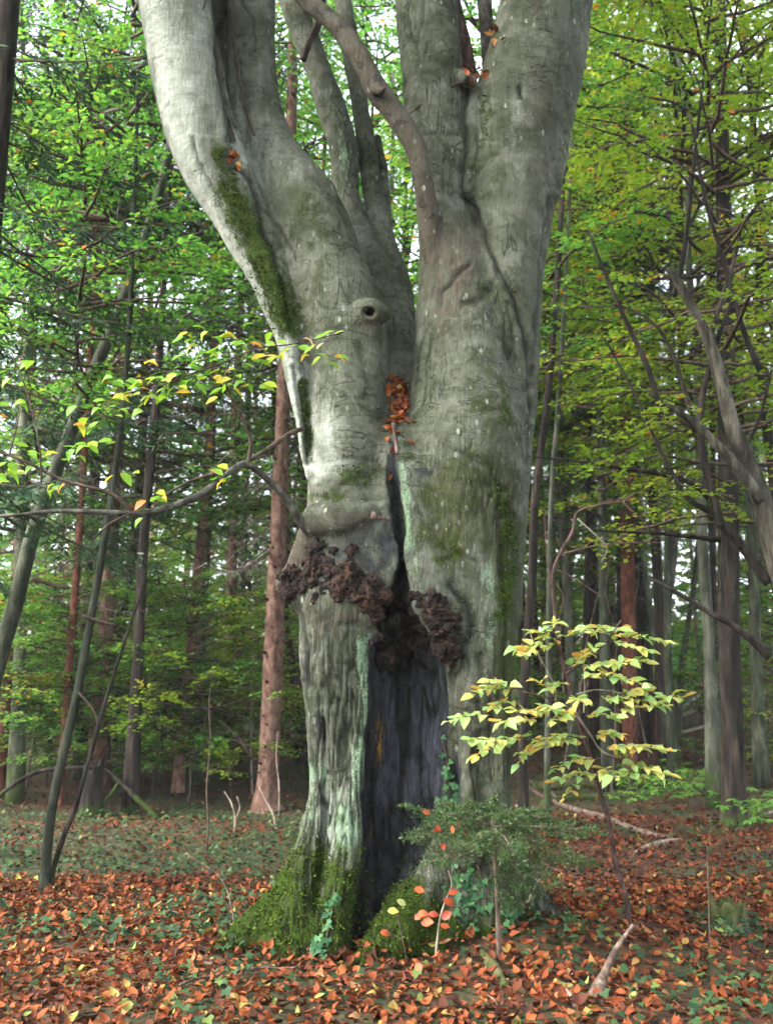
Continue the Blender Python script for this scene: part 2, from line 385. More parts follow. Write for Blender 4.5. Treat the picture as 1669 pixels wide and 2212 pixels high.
def ground_mat():
    m, nt, out = new_mat('forest_soil'); b = NB(nt)
    iso = b.coord(); v = b.n('ShaderNodeTexVoronoi'); v.inputs['Scale'].default_value = 15; b.l(iso, v.inputs['Vector'])
    sep = b.n('ShaderNodeSeparateColor'); b.l(v.outputs['Color'], sep.inputs[0])
    litter = b.ramp(sep.outputs[0], [(0.0, (0.02, 0.011, 0.008)), (0.35, (0.06, 0.027, 0.015)), (0.7, (0.12, 0.045, 0.02)), (1.0, (0.10, 0.06, 0.027))])
    soil = b.ramp(b.noise(iso, 7, 5), [(0.3, (0.012, 0.009, 0.006)), (0.7, (0.034, 0.024, 0.016))])
    big = b.noise(iso, 0.35, 3)
    col = b.mix(b.ramp(b.noise(iso, 2.5, 4), [(0.35, 0.85), (0.65, 0.15)]), soil, litter)
    green = b.ramp(b.math('ADD', b.math('MULTIPLY', b.noise(iso, 1.1, 4), 0.6), b.math('MULTIPLY', big, 0.6)), [(0.52, 0.0), (0.66, 0.8)])
    col = b.mix(green, col, b.mix(b.noise(iso, 18, 2), (0.008, 0.018, 0.008), (0.03, 0.055, 0.02)))
    h = b.math('ADD', b.math('MULTIPLY', v.outputs['Distance'], 0.6), b.noise(iso, 9, 4))
    b.l(b.bsdf(col, 0.9, b.bump(h, 0.8, 0.04), 0.15), out.inputs[0]); return m

M = {}
M['beech'] = beech_mat()
M['burr'] = burr_mat('burr_wood', (0.004, 0.003, 0.0025), (0.017, 0.010, 0.007), (0.075, 0.037, 0.023))
M['burr_dark'] = burr_mat('burr_wood_black', (0.008, 0.006, 0.006), (0.025, 0.018, 0.018), (0.07, 0.05, 0.045))
M['spruce_bark'] = bark_mat('spruce_bark', (0.075, 0.040, 0.031), (0.145, 0.082, 0.064), (0.22, 0.14, 0.115), 13, 0.5, 0.4)
M['red_bark'] = bark_mat('red_spruce_bark', (0.05, 0.018, 0.013), (0.10, 0.037, 0.027), (0.16, 0.068, 0.05), 11, 0.4, 0.5, 0.0, True)
M['grey_bark'] = bark_mat('grey_bark', (0.035, 0.04, 0.03), (0.075, 0.08, 0.06), (0.14, 0.145, 0.115), 7, 0.3, 0.4, 0.5)
M['dark_bark'] = bark_mat('dark_bark', (0.008, 0.007, 0.006), (0.021, 0.017, 0.0145), (0.048, 0.038, 0.032), 12, 0.14, 0.9, 1.6)
M['green_bark'] = bark_mat('algae_bark', (0.012, 0.015, 0.010), (0.030, 0.036, 0.024), (0.065, 0.073, 0.052), 9, 0.25, 0.6)
M['pale_bark'] = bark_mat('pale_mottled_bark', (0.018, 0.016, 0.012), (0.055, 0.05, 0.038), (0.15, 0.138, 0.11), 10, 0.22, 0.9)
M['twig'] = bark_mat('twig_bark', (0.03, 0.022, 0.018), (0.06, 0.042, 0.034), (0.11, 0.08, 0.065), 25, 0.4, 0.3)
M['branch'] = bark_mat('branch_bark', (0.035, 0.032, 0.027), (0.075, 0.07, 0.06), (0.16, 0.155, 0.135), 14, 0.6, 0.35)
M['purple_twig'] = bark_mat('purple_twig_bark', (0.03, 0.017, 0.016), (0.065, 0.036, 0.034), (0.13, 0.08, 0.075), 25, 0.4, 0.3)
M['dead_wood'] = bark_mat('dead_wood', (0.04, 0.028, 0.023), (0.095, 0.067, 0.056), (0.19, 0.145, 0.125), 16, 0.3, 0.6)
M['pale_wood'] = bark_mat('pale_dead_wood', (0.09, 0.07, 0.058), (0.19, 0.155, 0.13), (0.30, 0.26, 0.22), 16, 0.3, 0.4)
M['moss'] = leaf_mat('moss_tuft', [(0.0, (0.010, 0.024, 0.003)), (0.5, (0.035, 0.068, 0.006)), (1.0, (0.085, 0.13, 0.014))], 0.15, rough=0.8, spec=0.1)
M['moss_wood'] = bark_mat('mossy_log', (0.02, 0.025, 0.01), (0.05, 0.06, 0.018), (0.085, 0.075, 0.045), 9, 1.0, 0.8)
LITTER = [(0.0, (0.0218, 0.0092, 0.0067)), (0.14, (0.0504, 0.0185, 0.0118)), (0.3, (0.1008, 0.0302, 0.0151)), (0.48, (0.1596, 0.042, 0.0168)), (0.66, (0.2184, 0.063, 0.0218)), (0.8, (0.252, 0.0882, 0.0319)), (0.88, (0.1848, 0.1008, 0.0521)), (0.95, (0.2352, 0.1428, 0.0378)), (0.985, (0.2772, 0.2352, 0.0672)), (1.0, (0.168, 0.21, 0.0588))]
M['litter'] = leaf_mat('litter_leaf', LITTER, 0.12, 'attr', 0.75, 0.12)
M['litter_obj'] = leaf_mat('fallen_leaf', LITTER, 0.12, 'obj', 0.75, 0.12)
M['crotch_leaf'] = leaf_mat('caught_leaf', [(0.0, (0.05, 0.012, 0.006)), (0.5, (0.20, 0.048, 0.014)), (0.92, (0.30, 0.09, 0.02)), (1.0, (0.45, 0.30, 0.07))], 0.2, 'attr')
GREENS = [(0.0, (0.040, 0.145, 0.030)), (0.35, (0.068, 0.21, 0.036)), (0.65, (0.11, 0.27, 0.04)), (0.88, (0.18, 0.32, 0.042)), (0.965, (0.30, 0.28, 0.025)), (0.985, (0.38, 0.24, 0.03)), (1.0, (0.42, 0.15, 0.03))]
YGREENS = [(0.0, (0.07, 0.16, 0.016)), (0.35, (0.125, 0.235, 0.02)), (0.7, (0.19, 0.30, 0.024)), (0.93, (0.29, 0.31, 0.028)), (0.98, (0.40, 0.26, 0.03)), (1.0, (0.40, 0.14, 0.03))]
DGREENS = [(0.0, (0.03, 0.09, 0.02)), (0.5, (0.06, 0.15, 0.03)), (0.9, (0.10, 0.19, 0.035)), (1.0, (0.14, 0.17, 0.03))]
M['leaf'] = leaf_mat('green_leaf', GREENS, 0.5)
M['leaf_y'] = leaf_mat('yellow_green_leaf', YGREENS, 0.5)
M['leaf_d'] = leaf_mat('dark_green_leaf', DGREENS, 0.4)
M['needle'] = leaf_mat('spruce_needle', [(0.0, (0.010, 0.035, 0.018)), (0.5, (0.022, 0.065, 0.03)), (1.0, (0.05, 0.105, 0.04))], 0.25, rough=0.5)
M['needle_y'] = leaf_mat('young_spruce_needle', [(0.0, (0.018, 0.045, 0.015)), (0.5, (0.038, 0.085, 0.024)), (1.0, (0.085, 0.13, 0.04))], 0.25, rough=0.5)
M['deadtwig'] = leaf_mat('dead_spruce_twig', [(0.0, (0.09, 0.08, 0.075)), (0.6, (0.18, 0.165, 0.15)), (1.0, (0.30, 0.28, 0.26))], 0.0, rough=0.9, spec=0.1)
M['ivy'] = leaf_mat('ivy_leaf', [(0.0, (0.008, 0.022, 0.010)), (0.5, (0.017, 0.045, 0.018)), (0.9, (0.038, 0.078, 0.028)), (1.0, (0.09, 0.13, 0.035))], 0.15, 'attr', 0.6, 0.15)
M['ivy_obj'] = leaf_mat('climbing_ivy_leaf', [(0.0, (0.02, 0.07, 0.03)), (0.6, (0.035, 0.11, 0.045)), (1.0, (0.07, 0.17, 0.06))], 0.15, 'obj', 0.55, 0.18)
M['sap_leaf'] = leaf_mat('sapling_leaf', [(0.0, (0.22, 0.40, 0.15)), (0.4, (0.33, 0.46, 0.15)), (0.66, (0.45, 0.48, 0.15)), (0.87, (0.52, 0.42, 0.11)), (1.0, (0.50, 0.26, 0.07))], 0.4, 'obj', 0.5)
M['sap_leaf_a'] = leaf_mat('sapling_small_leaf', [(0.0, (0.22, 0.40, 0.15)), (0.4, (0.33, 0.46, 0.15)), (0.66, (0.45, 0.48, 0.15)), (0.87, (0.52, 0.42, 0.11)), (1.0, (0.50, 0.26, 0.07))], 0.4, 'attr', 0.5)
M['br_leaf'] = leaf_mat('branch_leaf', [(0.0, (0.12, 0.30, 0.03)), (0.6, (0.20, 0.36, 0.03)), (0.82, (0.38, 0.40, 0.04)), (0.93, (0.52, 0.34, 0.04)), (0.97, (0.5, 0.2, 0.05)), (1.0, (0.6, 0.48, 0.38))], 0.45, 'obj', 0.5)
M['seed_leaf'] = leaf_mat('seedling_leaf', [(0.0, (0.20, 0.03, 0.01)), (0.6, (0.30, 0.065, 0.02)), (1.0, (0.36, 0.11, 0.035))], 0.25, 'obj', 0.5)
M['plain_y'] = leaf_mat('seedling_leaf_yellow', [(0.0, (0.5, 0.34, 0.05)), (1.0, (0.55, 0.36, 0.05))], 0.3, 'obj', 0.5)
M['plain_g'] = leaf_mat('seedling_leaf_green', [(0.0, (0.36, 0.44, 0.16)), (1.0, (0.38, 0.46, 0.18))], 0.3, 'obj', 0.5)
M['herb'] = leaf_mat('herb_leaf', [(0.0, (0.04, 0.14, 0.02)), (0.6, (0.08, 0.2, 0.03)), (1.0, (0.16, 0.27, 0.05))], 0.35, 'attr', 0.5)
M['stub'] = bark_mat('branch_stub_wood', (0.02, 0.014, 0.012), (0.035, 0.025, 0.02), (0.06, 0.04, 0.03), 20, 1, 0.3)
M['ground'] = ground_mat()
# ------------------------------------------------------------------ forest floor
def build_ground():
    ys = np.concatenate([np.arange(-14, 3.5, 0.7), np.arange(3.5, 10, 0.07), np.arange(10, 16, 0.16), np.arange(16, 50, 0.6), np.geomspace(50, 400, 24)])
    xn = np.concatenate([np.arange(0, 4.2, 0.07), np.arange(4.2, 9, 0.2), np.arange(9, 30, 0.9), np.geomspace(30, 260, 16)])
    xs = np.concatenate([-xn[:0:-1], xn])
    X, Y = np.meshgrid(xs, ys); Z = hT(X, Y)
    V = np.stack([X, Y, Z], -1).reshape(-1, 3); w = len(xs)
    i = (np.arange(len(ys)-1)[:, None]*w+np.arange(w-1)[None]).ravel()
    Q = np.stack([i, i+1, i+w+1, i+w], -1)
    o = obj('ground', mk_mesh('ground', V, Q), M['ground'])
    o['kind'] = 'structure'; o['label'] = 'forest floor of dark soil under fallen leaves and ivy'; o['category'] = 'ground'
    return o
GROUND = build_ground()

# ------------------------------------------------------------------ the old beech as one signed-distance volume
VOX = 0.0115
LO = np.array([-1.85, 5.65, -0.3]); HI = np.array([1.75, 8.05, 7.35])
DIM = np.ceil((HI-LO)/VOX).astype(int)
SDF = np.full(DIM, 1.0, dtype=np.float32)
GRP = np.zeros(DIM, dtype=np.uint8); GD = np.full(DIM, 1.0, dtype=np.float32)
AX = [LO[k]+VOX*np.arange(DIM[k]) for k in range(3)]
def chain_pts(pts, n=4):
    P = []; R = []
    for p in pts:
        q = at(p[0], p[1], p[3]); P.append(q); R.append(px2m(q, p[2]))
    return smooth_path(P, R, n)
def chain_sdf(P, R, pad):
    lo = (P-R[:, None]).min(0)-pad; hi = (P+R[:, None]).max(0)+pad
    a = np.clip(((lo-LO)/VOX).astype(int), 0, DIM); b = np.clip(((hi-LO)/VOX).astype(int)+1, 0, DIM)
    if (b <= a).any(): return None
    sl = tuple(slice(a[k], b[k]) for k in range(3))
    D = np.full(tuple(b-a), 1.0, dtype=np.float32)
    for i in range(len(P)-1):
        p, q, r0, r1 = P[i], P[i+1], R[i], R[i+1]
        rm = max(r0, r1)+pad
        l2 = np.minimum(p, q)-rm; h2 = np.maximum(p, q)+rm
        c = np.clip(((l2-LO)/VOX).astype(int)-a, 0, b-a); d = np.clip(((h2-LO)/VOX).astype(int)+1-a, 0, b-a)
        if (d <= c).any(): continue
        x = (AX[0][a[0]+c[0]:a[0]+d[0]]-p[0]).astype(np.float32)[:, None, None]
        y = (AX[1][a[1]+c[1]:a[1]+d[1]]-p[1]).astype(np.float32)[None, :, None]
        z = (AX[2][a[2]+c[2]:a[2]+d[2]]-p[2]).astype(np.float32)[None, None, :]
        v = q-p; L = float(v@v)+1e-9
        t = np.clip((x*v[0]+y*v[1]+z*v[2])/L, 0, 1).astype(np.float32)
        dist = np.sqrt((x-t*v[0])**2+(y-t*v[1])**2+(z-t*v[2])**2)-(r0+(r1-r0)*t)
        s2 = tuple(slice(c[k], d[k]) for k in range(3))
        D[s2] = np.minimum(D[s2], dist)
    return sl, D
def add_chain(pts, k=0.07, grp=0, n=4):
    r = chain_sdf(*chain_pts(pts, n), k+0.05)
    if r is None: return
    sl, D = r; O = SDF[sl]
    h = np.maximum(k-np.abs(O-D), 0)/k
    SDF[sl] = np.minimum(O, D)-h*h*k*0.25
    m = D < GD[sl]; g = GRP[sl]; g[m] = grp; GRP[sl] = g; GD[sl] = np.minimum(GD[sl], D)
def cut_chain(pts, k=0.03, n=4):
    r = chain_sdf(*chain_pts(pts, n), k+0.05)
    if r is None: return
    sl, D = r; O = SDF[sl]; E = -D
    h = np.maximum(k-np.abs(O-E), 0)/k
    SDF[sl] = np.maximum(O, E)+h*h*k*0.25
T_, A_, B_, D_, A1_, C_ = 0, 1, 2, 3, 4, 5
# lower trunk
add_chain([(885, 2110, 175, 6.98), (885, 1950, 165, 7.0), (882, 1800, 165, 7.0), (882, 1600, 180, 7.02), (880, 1450, 200, 7.0), (880, 1320, 205, 6.98), (875, 1200, 190, 6.98), (870, 1050, 150, 7.0), (868, 930, 90, 7.05)], 0.06)
add_chain([(742, 1300, 96, 6.6), (735, 1400, 90, 6.55), (735, 1500, 75, 6.52), (737, 1600, 68, 6.52), (737, 1700, 69, 6.52), (728, 1790, 82, 6.54), (712, 1890, 96, 6.56), (690, 1990, 110, 6.58), (670, 2080, 112, 6.6)], 0.06)
add_chain([(1015, 1300, 105, 6.75), (1030, 1400, 82, 6.68), (1030, 1500, 68, 6.64), (1035, 1600, 58, 6.62), (1040, 1700, 54, 6.6), (1045, 1800, 62, 6.58), (1050, 1900, 75, 6.58), (1040, 2000, 85, 6.6)], 0.06)
# narrow flutes of bark that run down the columns
add_chain([(688, 1450, 22, 6.42), (684, 1560, 18, 6.42), (686, 1680, 17, 6.42), (678, 1780, 22, 6.38), (655, 1900, 28, 6.36), (625, 2010, 30, 6.38)], 0.045)
add_chain([(772, 1380, 26, 6.40), (782, 1500, 20, 6.37), (775, 1620, 22, 6.37), (758, 1720, 26, 6.35), (752, 1830, 34, 6.31), (735, 1930, 32, 6.30), (720, 2040, 26, 6.30)], 0.045)
add_chain([(1075, 1380, 30, 6.62), (1080, 1500, 22, 6.56), (1078, 1620, 22, 6.52), (1072, 1740, 26, 6.48), (1080, 1860, 30, 6.44)], 0.045)
add_chain([(1000, 1480, 20, 6.50), (1006, 1600, 18, 6.46), (1012, 1720, 22, 6.42), (1010, 1850, 30, 6.4)], 0.04)
# roots
add_chain([(690, 1850, 60, 6.62), (640, 1930, 48, 6.62), (590, 1980, 50, 6.62), (545, 2018, 46, 6.6), (502, 2046, 36, 6.58), (465, 2068, 26, 6.56), (425, 2090, 14, 6.54)], 0.06)
add_chain([(640, 1990, 50, 6.55), (600, 2060, 40, 6.5), (575, 2095, 25, 6.45)], 0.05)
add_chain([(985, 1880, 75, 6.66), (965, 1970, 68, 6.5), (930, 2050, 55, 6.4), (905, 2110, 40, 6.33)], 0.05)
add_chain([(1070, 1850, 70, 6.7), (1120, 1930, 55, 6.68), (1180, 1985, 35, 6.66), (1240, 2015, 18, 6.66)], 0.06)
add_chain([(700, 2000, 40, 6.45), (690, 2070, 30, 6.36), (700, 2110, 16, 6.28)], 0.04)
add_chain([(1000, 1900, 60, 7.3), (1050, 1980, 60, 7.5), (1080, 2000, 50, 7.75)], 0.06)
# left double limb
add_chain([(742, 1300, 96, 6.6), (752, 1200, 98, 6.68), (752, 1100, 90, 6.70), (755, 1000, 88, 6.76), (752, 900, 88, 6.8), (752, 800, 88, 6.82), (735, 700, 98, 6.84), (697, 600, 96, 6.86), (648, 450, 86, 6.9), (588, 330, 56, 6.9), (556, 200, 47, 6.9), (537, 0, 56, 6.9), (540, -230, 62, 6.95)], 0.05, A_)
add_chain([(668, 1030, 9, 6.62), (652, 920, 13, 6.64), (634, 810, 22, 6.66), (612, 700, 31, 6.68), (575, 580, 47, 6.7), (510, 450, 62, 6.68), (450, 330, 75, 6.64), (414, 200, 77, 6.62), (385, 0, 84, 6.6), (365, -230, 95, 6.58)], 0.035, A1_)
add_chain([(478, -230, 62, 6.92), (482, 0, 50, 6.92), (498, 180, 36, 6.92), (520, 320, 30, 6.88), (558, 450, 40, 6.8), (600, 580, 44, 6.78), (640, 720, 34, 6.76), (662, 850, 20, 6.74), (672, 980, 12, 6.7)], 0.03, A1_)
# right limb
add_chain([(1005, 1300, 118, 6.80), (985, 1200, 130, 6.82), (990, 1100, 134, 6.84), (1000, 1000, 136, 6.86), (1008, 900, 130, 6.88), (1000, 760, 106, 6.88), (985, 620, 82, 6.86), (965, 500, 62, 6.86), (948, 400, 54, 6.88), (936, 200, 64, 6.9), (920, 0, 67, 6.92), (915, -230, 70, 6.92)], 0.035, B_)
add_chain([(1052, 1320, 78, 6.88), (1055, 1150, 82, 6.9), (1060, 1000, 84, 6.92), (1066, 850, 92, 6.93), (1076, 700, 92, 6.94), (1090, 550, 90, 6.94), (1108, 400, 94, 6.95), (1136, 200, 106, 6.96), (1178, 0, 98, 6.98), (1195, -230, 98, 7.0)], 0.035, B_)
add_chain([(1000, 420, 34, 6.84), (1012, 300, 34, 6.88), (1022, 215, 26, 6.9)], 0.05, B_)
add_chain([(1262, -230, 22, 6.95), (1254, 0, 20, 6.93), (1236, 160, 20, 6.91), (1212, 300, 18, 6.89), (1192, 420, 14, 6.87)], 0.05, B_)
add_chain([(1150, -200, 40, 6.8), (1130, 0, 42, 6.8), (1105, 180, 44, 6.8), (1090, 350, 36, 6.8), (1082, 500, 28, 6.8)], 0.09, B_)
# back limbs
add_chain([(600, -230, 34, 7.6), (632, 0, 30, 7.58), (680, 130, 28, 7.55), (716, 230, 34, 7.52), (743, 330, 32, 7.5), (746, 430, 32, 7.48), (776, 530, 45, 7.42), (820, 640, 60, 7.34), (848, 760, 60, 7.26), (858, 900, 70, 7.15), (862, 1050, 60, 7.05)], 0.04, D_)
add_chain([(720, -230, 20, 7.7), (742, 0, 19, 7.68), (764, 150, 20, 7.64), (783, 260, 20, 7.62), (801, 400, 20, 7.58), (816, 480, 27, 7.52), (844, 600, 40, 7.44), (866, 720, 38, 7.34)], 0.03, D_)
add_chain([(815, 300, 10, 7.72), (826, 400, 12, 7.66), (836, 500, 16, 7.58), (850, 600, 20, 7.5)], 0.03, D_)
# swollen lip, knot and apron
for c in [(685, 1122, 36, 6.44), (722, 1118, 36, 6.40), (755, 1112, 30, 6.40), (790, 1106, 24, 6.42), (618, 1262, 20, 6.56)]:
    add_chain([c, (c[0]+2, c[1]+4, c[2], c[3])], 0.05, T_, 1)
add_chain([(668, 1150, 24, 6.56), (645, 1205, 22, 6.58), (626, 1260, 20, 6.58)], 0.09)
add_chain([(640, 1290, 22, 6.5), (700, 1300, 26, 6.44), (770, 1302, 26, 6.42), (805, 1320, 20, 6.42)], 0.07)
add_chain([(940, 1290, 28, 6.52), (985, 1300, 24, 6.52), (1010, 1350, 22, 6.54), (1008, 1420, 18, 6.53)], 0.05)
add_chain([(776, 680, 22, 6.60), (798, 674, 29, 6.56), (820, 678, 22, 6.60)], 0.04, A_)
add_chain([(800, 720, 22, 6.62), (802, 800, 14, 6.62)], 0.05, A_)
for yy in (6.40, 6.48, 6.55):
    cut_chain([(786, 677, 8, yy), (798, 674, 13, yy), (811, 677, 8, yy)], 0.012)
# the cleft between the two limbs and the hollow below
cut_chain([(853, 930, 10, 6.55), (848, 985, 12, 6.5), (854, 1080, 15, 6.5), (864, 1180, 16, 6.5), (864, 1270, 26, 6.45), (852, 1340, 40, 6.42)], 0.03)
for yy, sc in ((6.15, 1.5), (6.3, 1.35), (6.42, 1.2), (6.54, 1.05), (6.64, 0.9), (6.72, 0.7)):
    cut_chain([(853, 935, 5*sc, yy), (847, 1000, 8*sc, yy), (855, 1080, 12*sc, yy), (866, 1180, 13*sc, yy), (866, 1260, 20*sc, yy), (850, 1340, 34*sc, yy)], 0.025)
for yy, sc in ((6.5, 0.95), (6.58, 0.85), (6.66, 0.7)):
    cut_chain([(855, 1350, 44*sc, yy), (872, 1400, 62*sc, yy), (872, 1440, 50*sc, yy-0.03)], 0.03)
cut_chain([(862, 1360, 48, 6.38), (878, 1430, 72, 6.42), (884, 1520, 78, 6.44), (882, 1620, 80, 6.44), (872, 1720, 80, 6.42), (858, 1810, 66, 6.40), (838, 1890, 52, 6.38), (808, 1960, 36, 6.36), (785, 2030, 26, 6.34)], 0.03)
cut_chain([(862, 1360, 42, 6.2), (878, 1430, 64, 6.2), (884, 1520, 76, 6.2), (882, 1620, 78, 6.2), (868, 1720, 74, 6.2), (856, 1810, 58, 6.2), (832, 1890, 44, 6.16), (800, 1965, 28, 6.12), (778, 2040, 18, 6.1)], 0.03)
add_chain([(975, 1810, 66, 6.70), (940, 1870, 62, 6.56), (905, 1930, 60, 6.44), (876, 1985, 60, 6.36), (842, 2040, 54, 6.29), (800, 2080, 38, 6.22), (752, 2104, 20, 6.15)], 0.04)
cut_chain([(985, 1480, 9, 6.33), (982, 1580, 11, 6.33), (985, 1680, 13, 6.33), (975, 1760, 12, 6.33)], 0.02)
cut_chain([(706, 1540, 6, 6.36), (700, 1640, 7, 6.36), (703, 1740, 8, 6.36), (692, 1860, 9, 6.33), (680, 1960, 9, 6.3)], 0.02)
cut_chain([(553, 2085, 22, 6.38), (560, 2060, 12, 6.4)], 0.03, 1)
# dark slot between the outer and inner stems of the left limb
for yy in (6.4, 6.5, 6.6, 6.7, 6.78):
    cut_chain([(468, -60, 20, yy), (470, 30, 20, yy), (482, 110, 15, yy), (488, 165, 9, yy)], 0.02)
    cut_chain([(488, 200, 4, yy), (498, 265, 11, yy), (508, 320, 10, yy), (520, 352, 6, yy)], 0.015)
# thin limb that curves across the fork and runs into the right limb
add_chain([(560, -180, 17, 6.5), (640, -30, 19, 6.5), (668, 5, 20, 6.5), (742, 70, 21, 6.5), (795, 155, 22, 6.5), (812, 190, 25, 6.5), (850, 240, 23, 6.5), (893, 310, 22, 6.52), (914, 380, 22, 6.56), (924, 450, 24, 6.62), (934, 520, 26, 6.70), (948, 600, 24, 6.76), (960, 680, 16, 6.80)], 0.045, C_)
add_chain([(812, 192, 12, 6.42), (824, 196, 8, 6.36), (833, 187, 4, 6.33)], 0.02, C_)
add_chain([(990, 158, 10, 6.74), (1004, 172, 13, 6.72), (1016, 178, 12, 6.74)], 0.02, B_)

def surf(px, py):
    """first point where the pixel's line of sight meets the beech"""
    r = ray(px, py); r = r/np.linalg.norm(r)
    t = 5.4
    while t < 9.6:
        p = CAM+r*t; i = ((p-LO)/VOX).astype(int)
        if (i > 0).all() and (i < DIM-1).all() and SDF[tuple(i)] < 0.0: return p
        t += 0.008
    return None
def mesh_volume(S, lo, vox):
    g = openvdb.FloatGrid(0.06); g.copyFromArray(np.clip(S, -0.06, 0.06).astype(np.float32))
    pts, quads = g.convertToQuads(0.0)
    return np.asarray(pts, dtype=np.float64)*vox+lo, np.asarray(quads, dtype=np.int64)
def vert_normals(V, Q):
    n = np.cross(V[Q[:, 2]]-V[Q[:, 0]], V[Q[:, 3]]-V[Q[:, 1]])
    N = np.zeros_like(V)
    for k in range(4): np.add.at(N, Q[:, k], n)
    return unit(N)
def seg_dist(px, py, pts):
    d = np.full(px.shape, 1e9)
    for (x0, y0), (x1, y1) in zip(pts[:-1], pts[1:]):
        vx, vy = x1-x0, y1-y0; L = vx*vx+vy*vy+1e-9
        t = np.clip(((px-x0)*vx+(py-y0)*vy)/L, 0, 1)
        d = np.minimum(d, np.hypot(px-x0-t*vx, py-y0-t*vy))
    return d
GROOVES = [  # (points, half-width px, depth m, darkening)
    ([(1010, 170), (1003, 250), (1006, 330), (1000, 400), (1022, 450), (1045, 510), (1085, 600), (1112, 650), (1132, 720), (1145, 800), (1152, 900)], 7, 0.030, 0.9),
    ([(498, 335), (540, 390), (560, 440), (572, 500), (590, 540), (605, 600), (622, 660), (628, 710)], 7, 0.026, 0.9),
    ([(480, 20), (470, 90), (474, 150), (486, 190), (494, 240), (500, 300)], 9, 0.035, 0.8),
    ([(520, 5), (548, 40), (553, 110)], 4, 0.012, 0.6), ([(418, 300), (432, 350), (455, 400), (478, 450), (495, 500)], 5, 0.014, 0.6),
    ([(545, 565), (575, 640), (600, 690), (622, 760)], 5, 0.012, 0.5), ([(560, 440), (610, 500), (640, 560)], 4, 0.010, 0.5),
    ([(650, 830), (662, 920), (668, 1000)], 6, 0.022, 0.8), ([(633, 790), (650, 900), (664, 1000)], 4, 0.015, 0.5),
    ([(895, 830), (905, 760), (918, 715), (928, 702), (935, 712), (925, 770), (920, 830), (910, 880)], 4, 0.010, 0.55),
    ([(950, 660), (955, 630), (985, 595), (1010, 570)], 5, 0.014, 0.7), ([(1000, 655), (1030, 650), (1060, 625), (1072, 580)], 8, 0.016, 0.5),
    ([(1095, 655), (1088, 700), (1088, 750), (1097, 778), (1108, 750), (1106, 700), (1095, 655)], 4, 0.012, 0.6),
    ([(1000, 425), (1020, 415), (1010, 440)], 6, 0.012, 0.7), ([(912, 292), (950, 288), (990, 292)], 4, 0.008, 0.4),
    ([(880, 0), (890, 90), (905, 90), (915, 0)], 4, 0.010, 0.5), ([(862, 110), (880, 90), (900, 60)], 3, 0.006, 0.3),
    ([(675, 1030), (740, 1045), (830, 1010)], 5, 0.008, 0.3), ([(670, 1068), (740, 1082), (830, 1075)], 6, 0.010, 0.35),
    ([(680, 1000), (760, 990), (830, 995)], 5, 0.006, 0.25), ([(960, 960), (1010, 985), (1060, 1010), (1085, 1060)], 6, 0.012, 0.45),
    ([(900, 1080), (915, 1130), (935, 1145)], 5, 0.008, 0.35), ([(955, 1210), (990, 1195), (1030, 1215)], 5, 0.008, 0.3),
    ([(970, 1262), (1010, 1300), (1020, 1350), (1000, 1400)], 8, 0.025, 0.8), ([(1120, 190), (1122, 210)], 5, 0.02, 0.9),
    ([(1012, 400), (1060, 350), (1080, 330)], 3, 0.006, 0.3), ([(640, 1330), (655, 1380), (662, 1440), (672, 1480)], 10, 0.020, 0.7),
    ([(680, 1350), (700, 1340), (712, 1362)], 5, 0.008, 0.3), ([(740, 1350), (775, 1345), (800, 1360)], 6, 0.010, 0.35),
    ([(330, 130), (352, 120)], 3, 0.006, 0.4), ([(345, 245), (365, 225)], 3, 0.006, 0.35), ([(320, 70), (345, 75)], 2.5, 0.005, 0.3),
    ([(700, 860), (740, 856), (790, 862)], 3, 0.004, 0.25), ([(1038, 1420), (1032, 1500), (1040, 1560)], 6, 0.015, 0.5), ([(1060, 1500), (1056, 1620), (1062, 1700)], 5, 0.012, 0.45),
    ([(1040, 1580), (1022, 1660), (1030, 1740)], 6, 0.016, 0.5), ([(1075, 1120), (1085, 1250), (1090, 1380), (1096, 1480)], 5, 0.014, 0.45), ([(1185, 430), (1170, 560), (1158, 700), (1150, 850), (1140, 1000)], 7, 0.018, 0.6),
]
def g2(px, py, cx, cy, rx, ry, sl=0.0):
    """soft ellipse on the bark; sl leans it (dx per dy)"""
    return np.exp(-(((px-cx-sl*(py-cy))/rx)**2+((py-cy)/ry)**2))
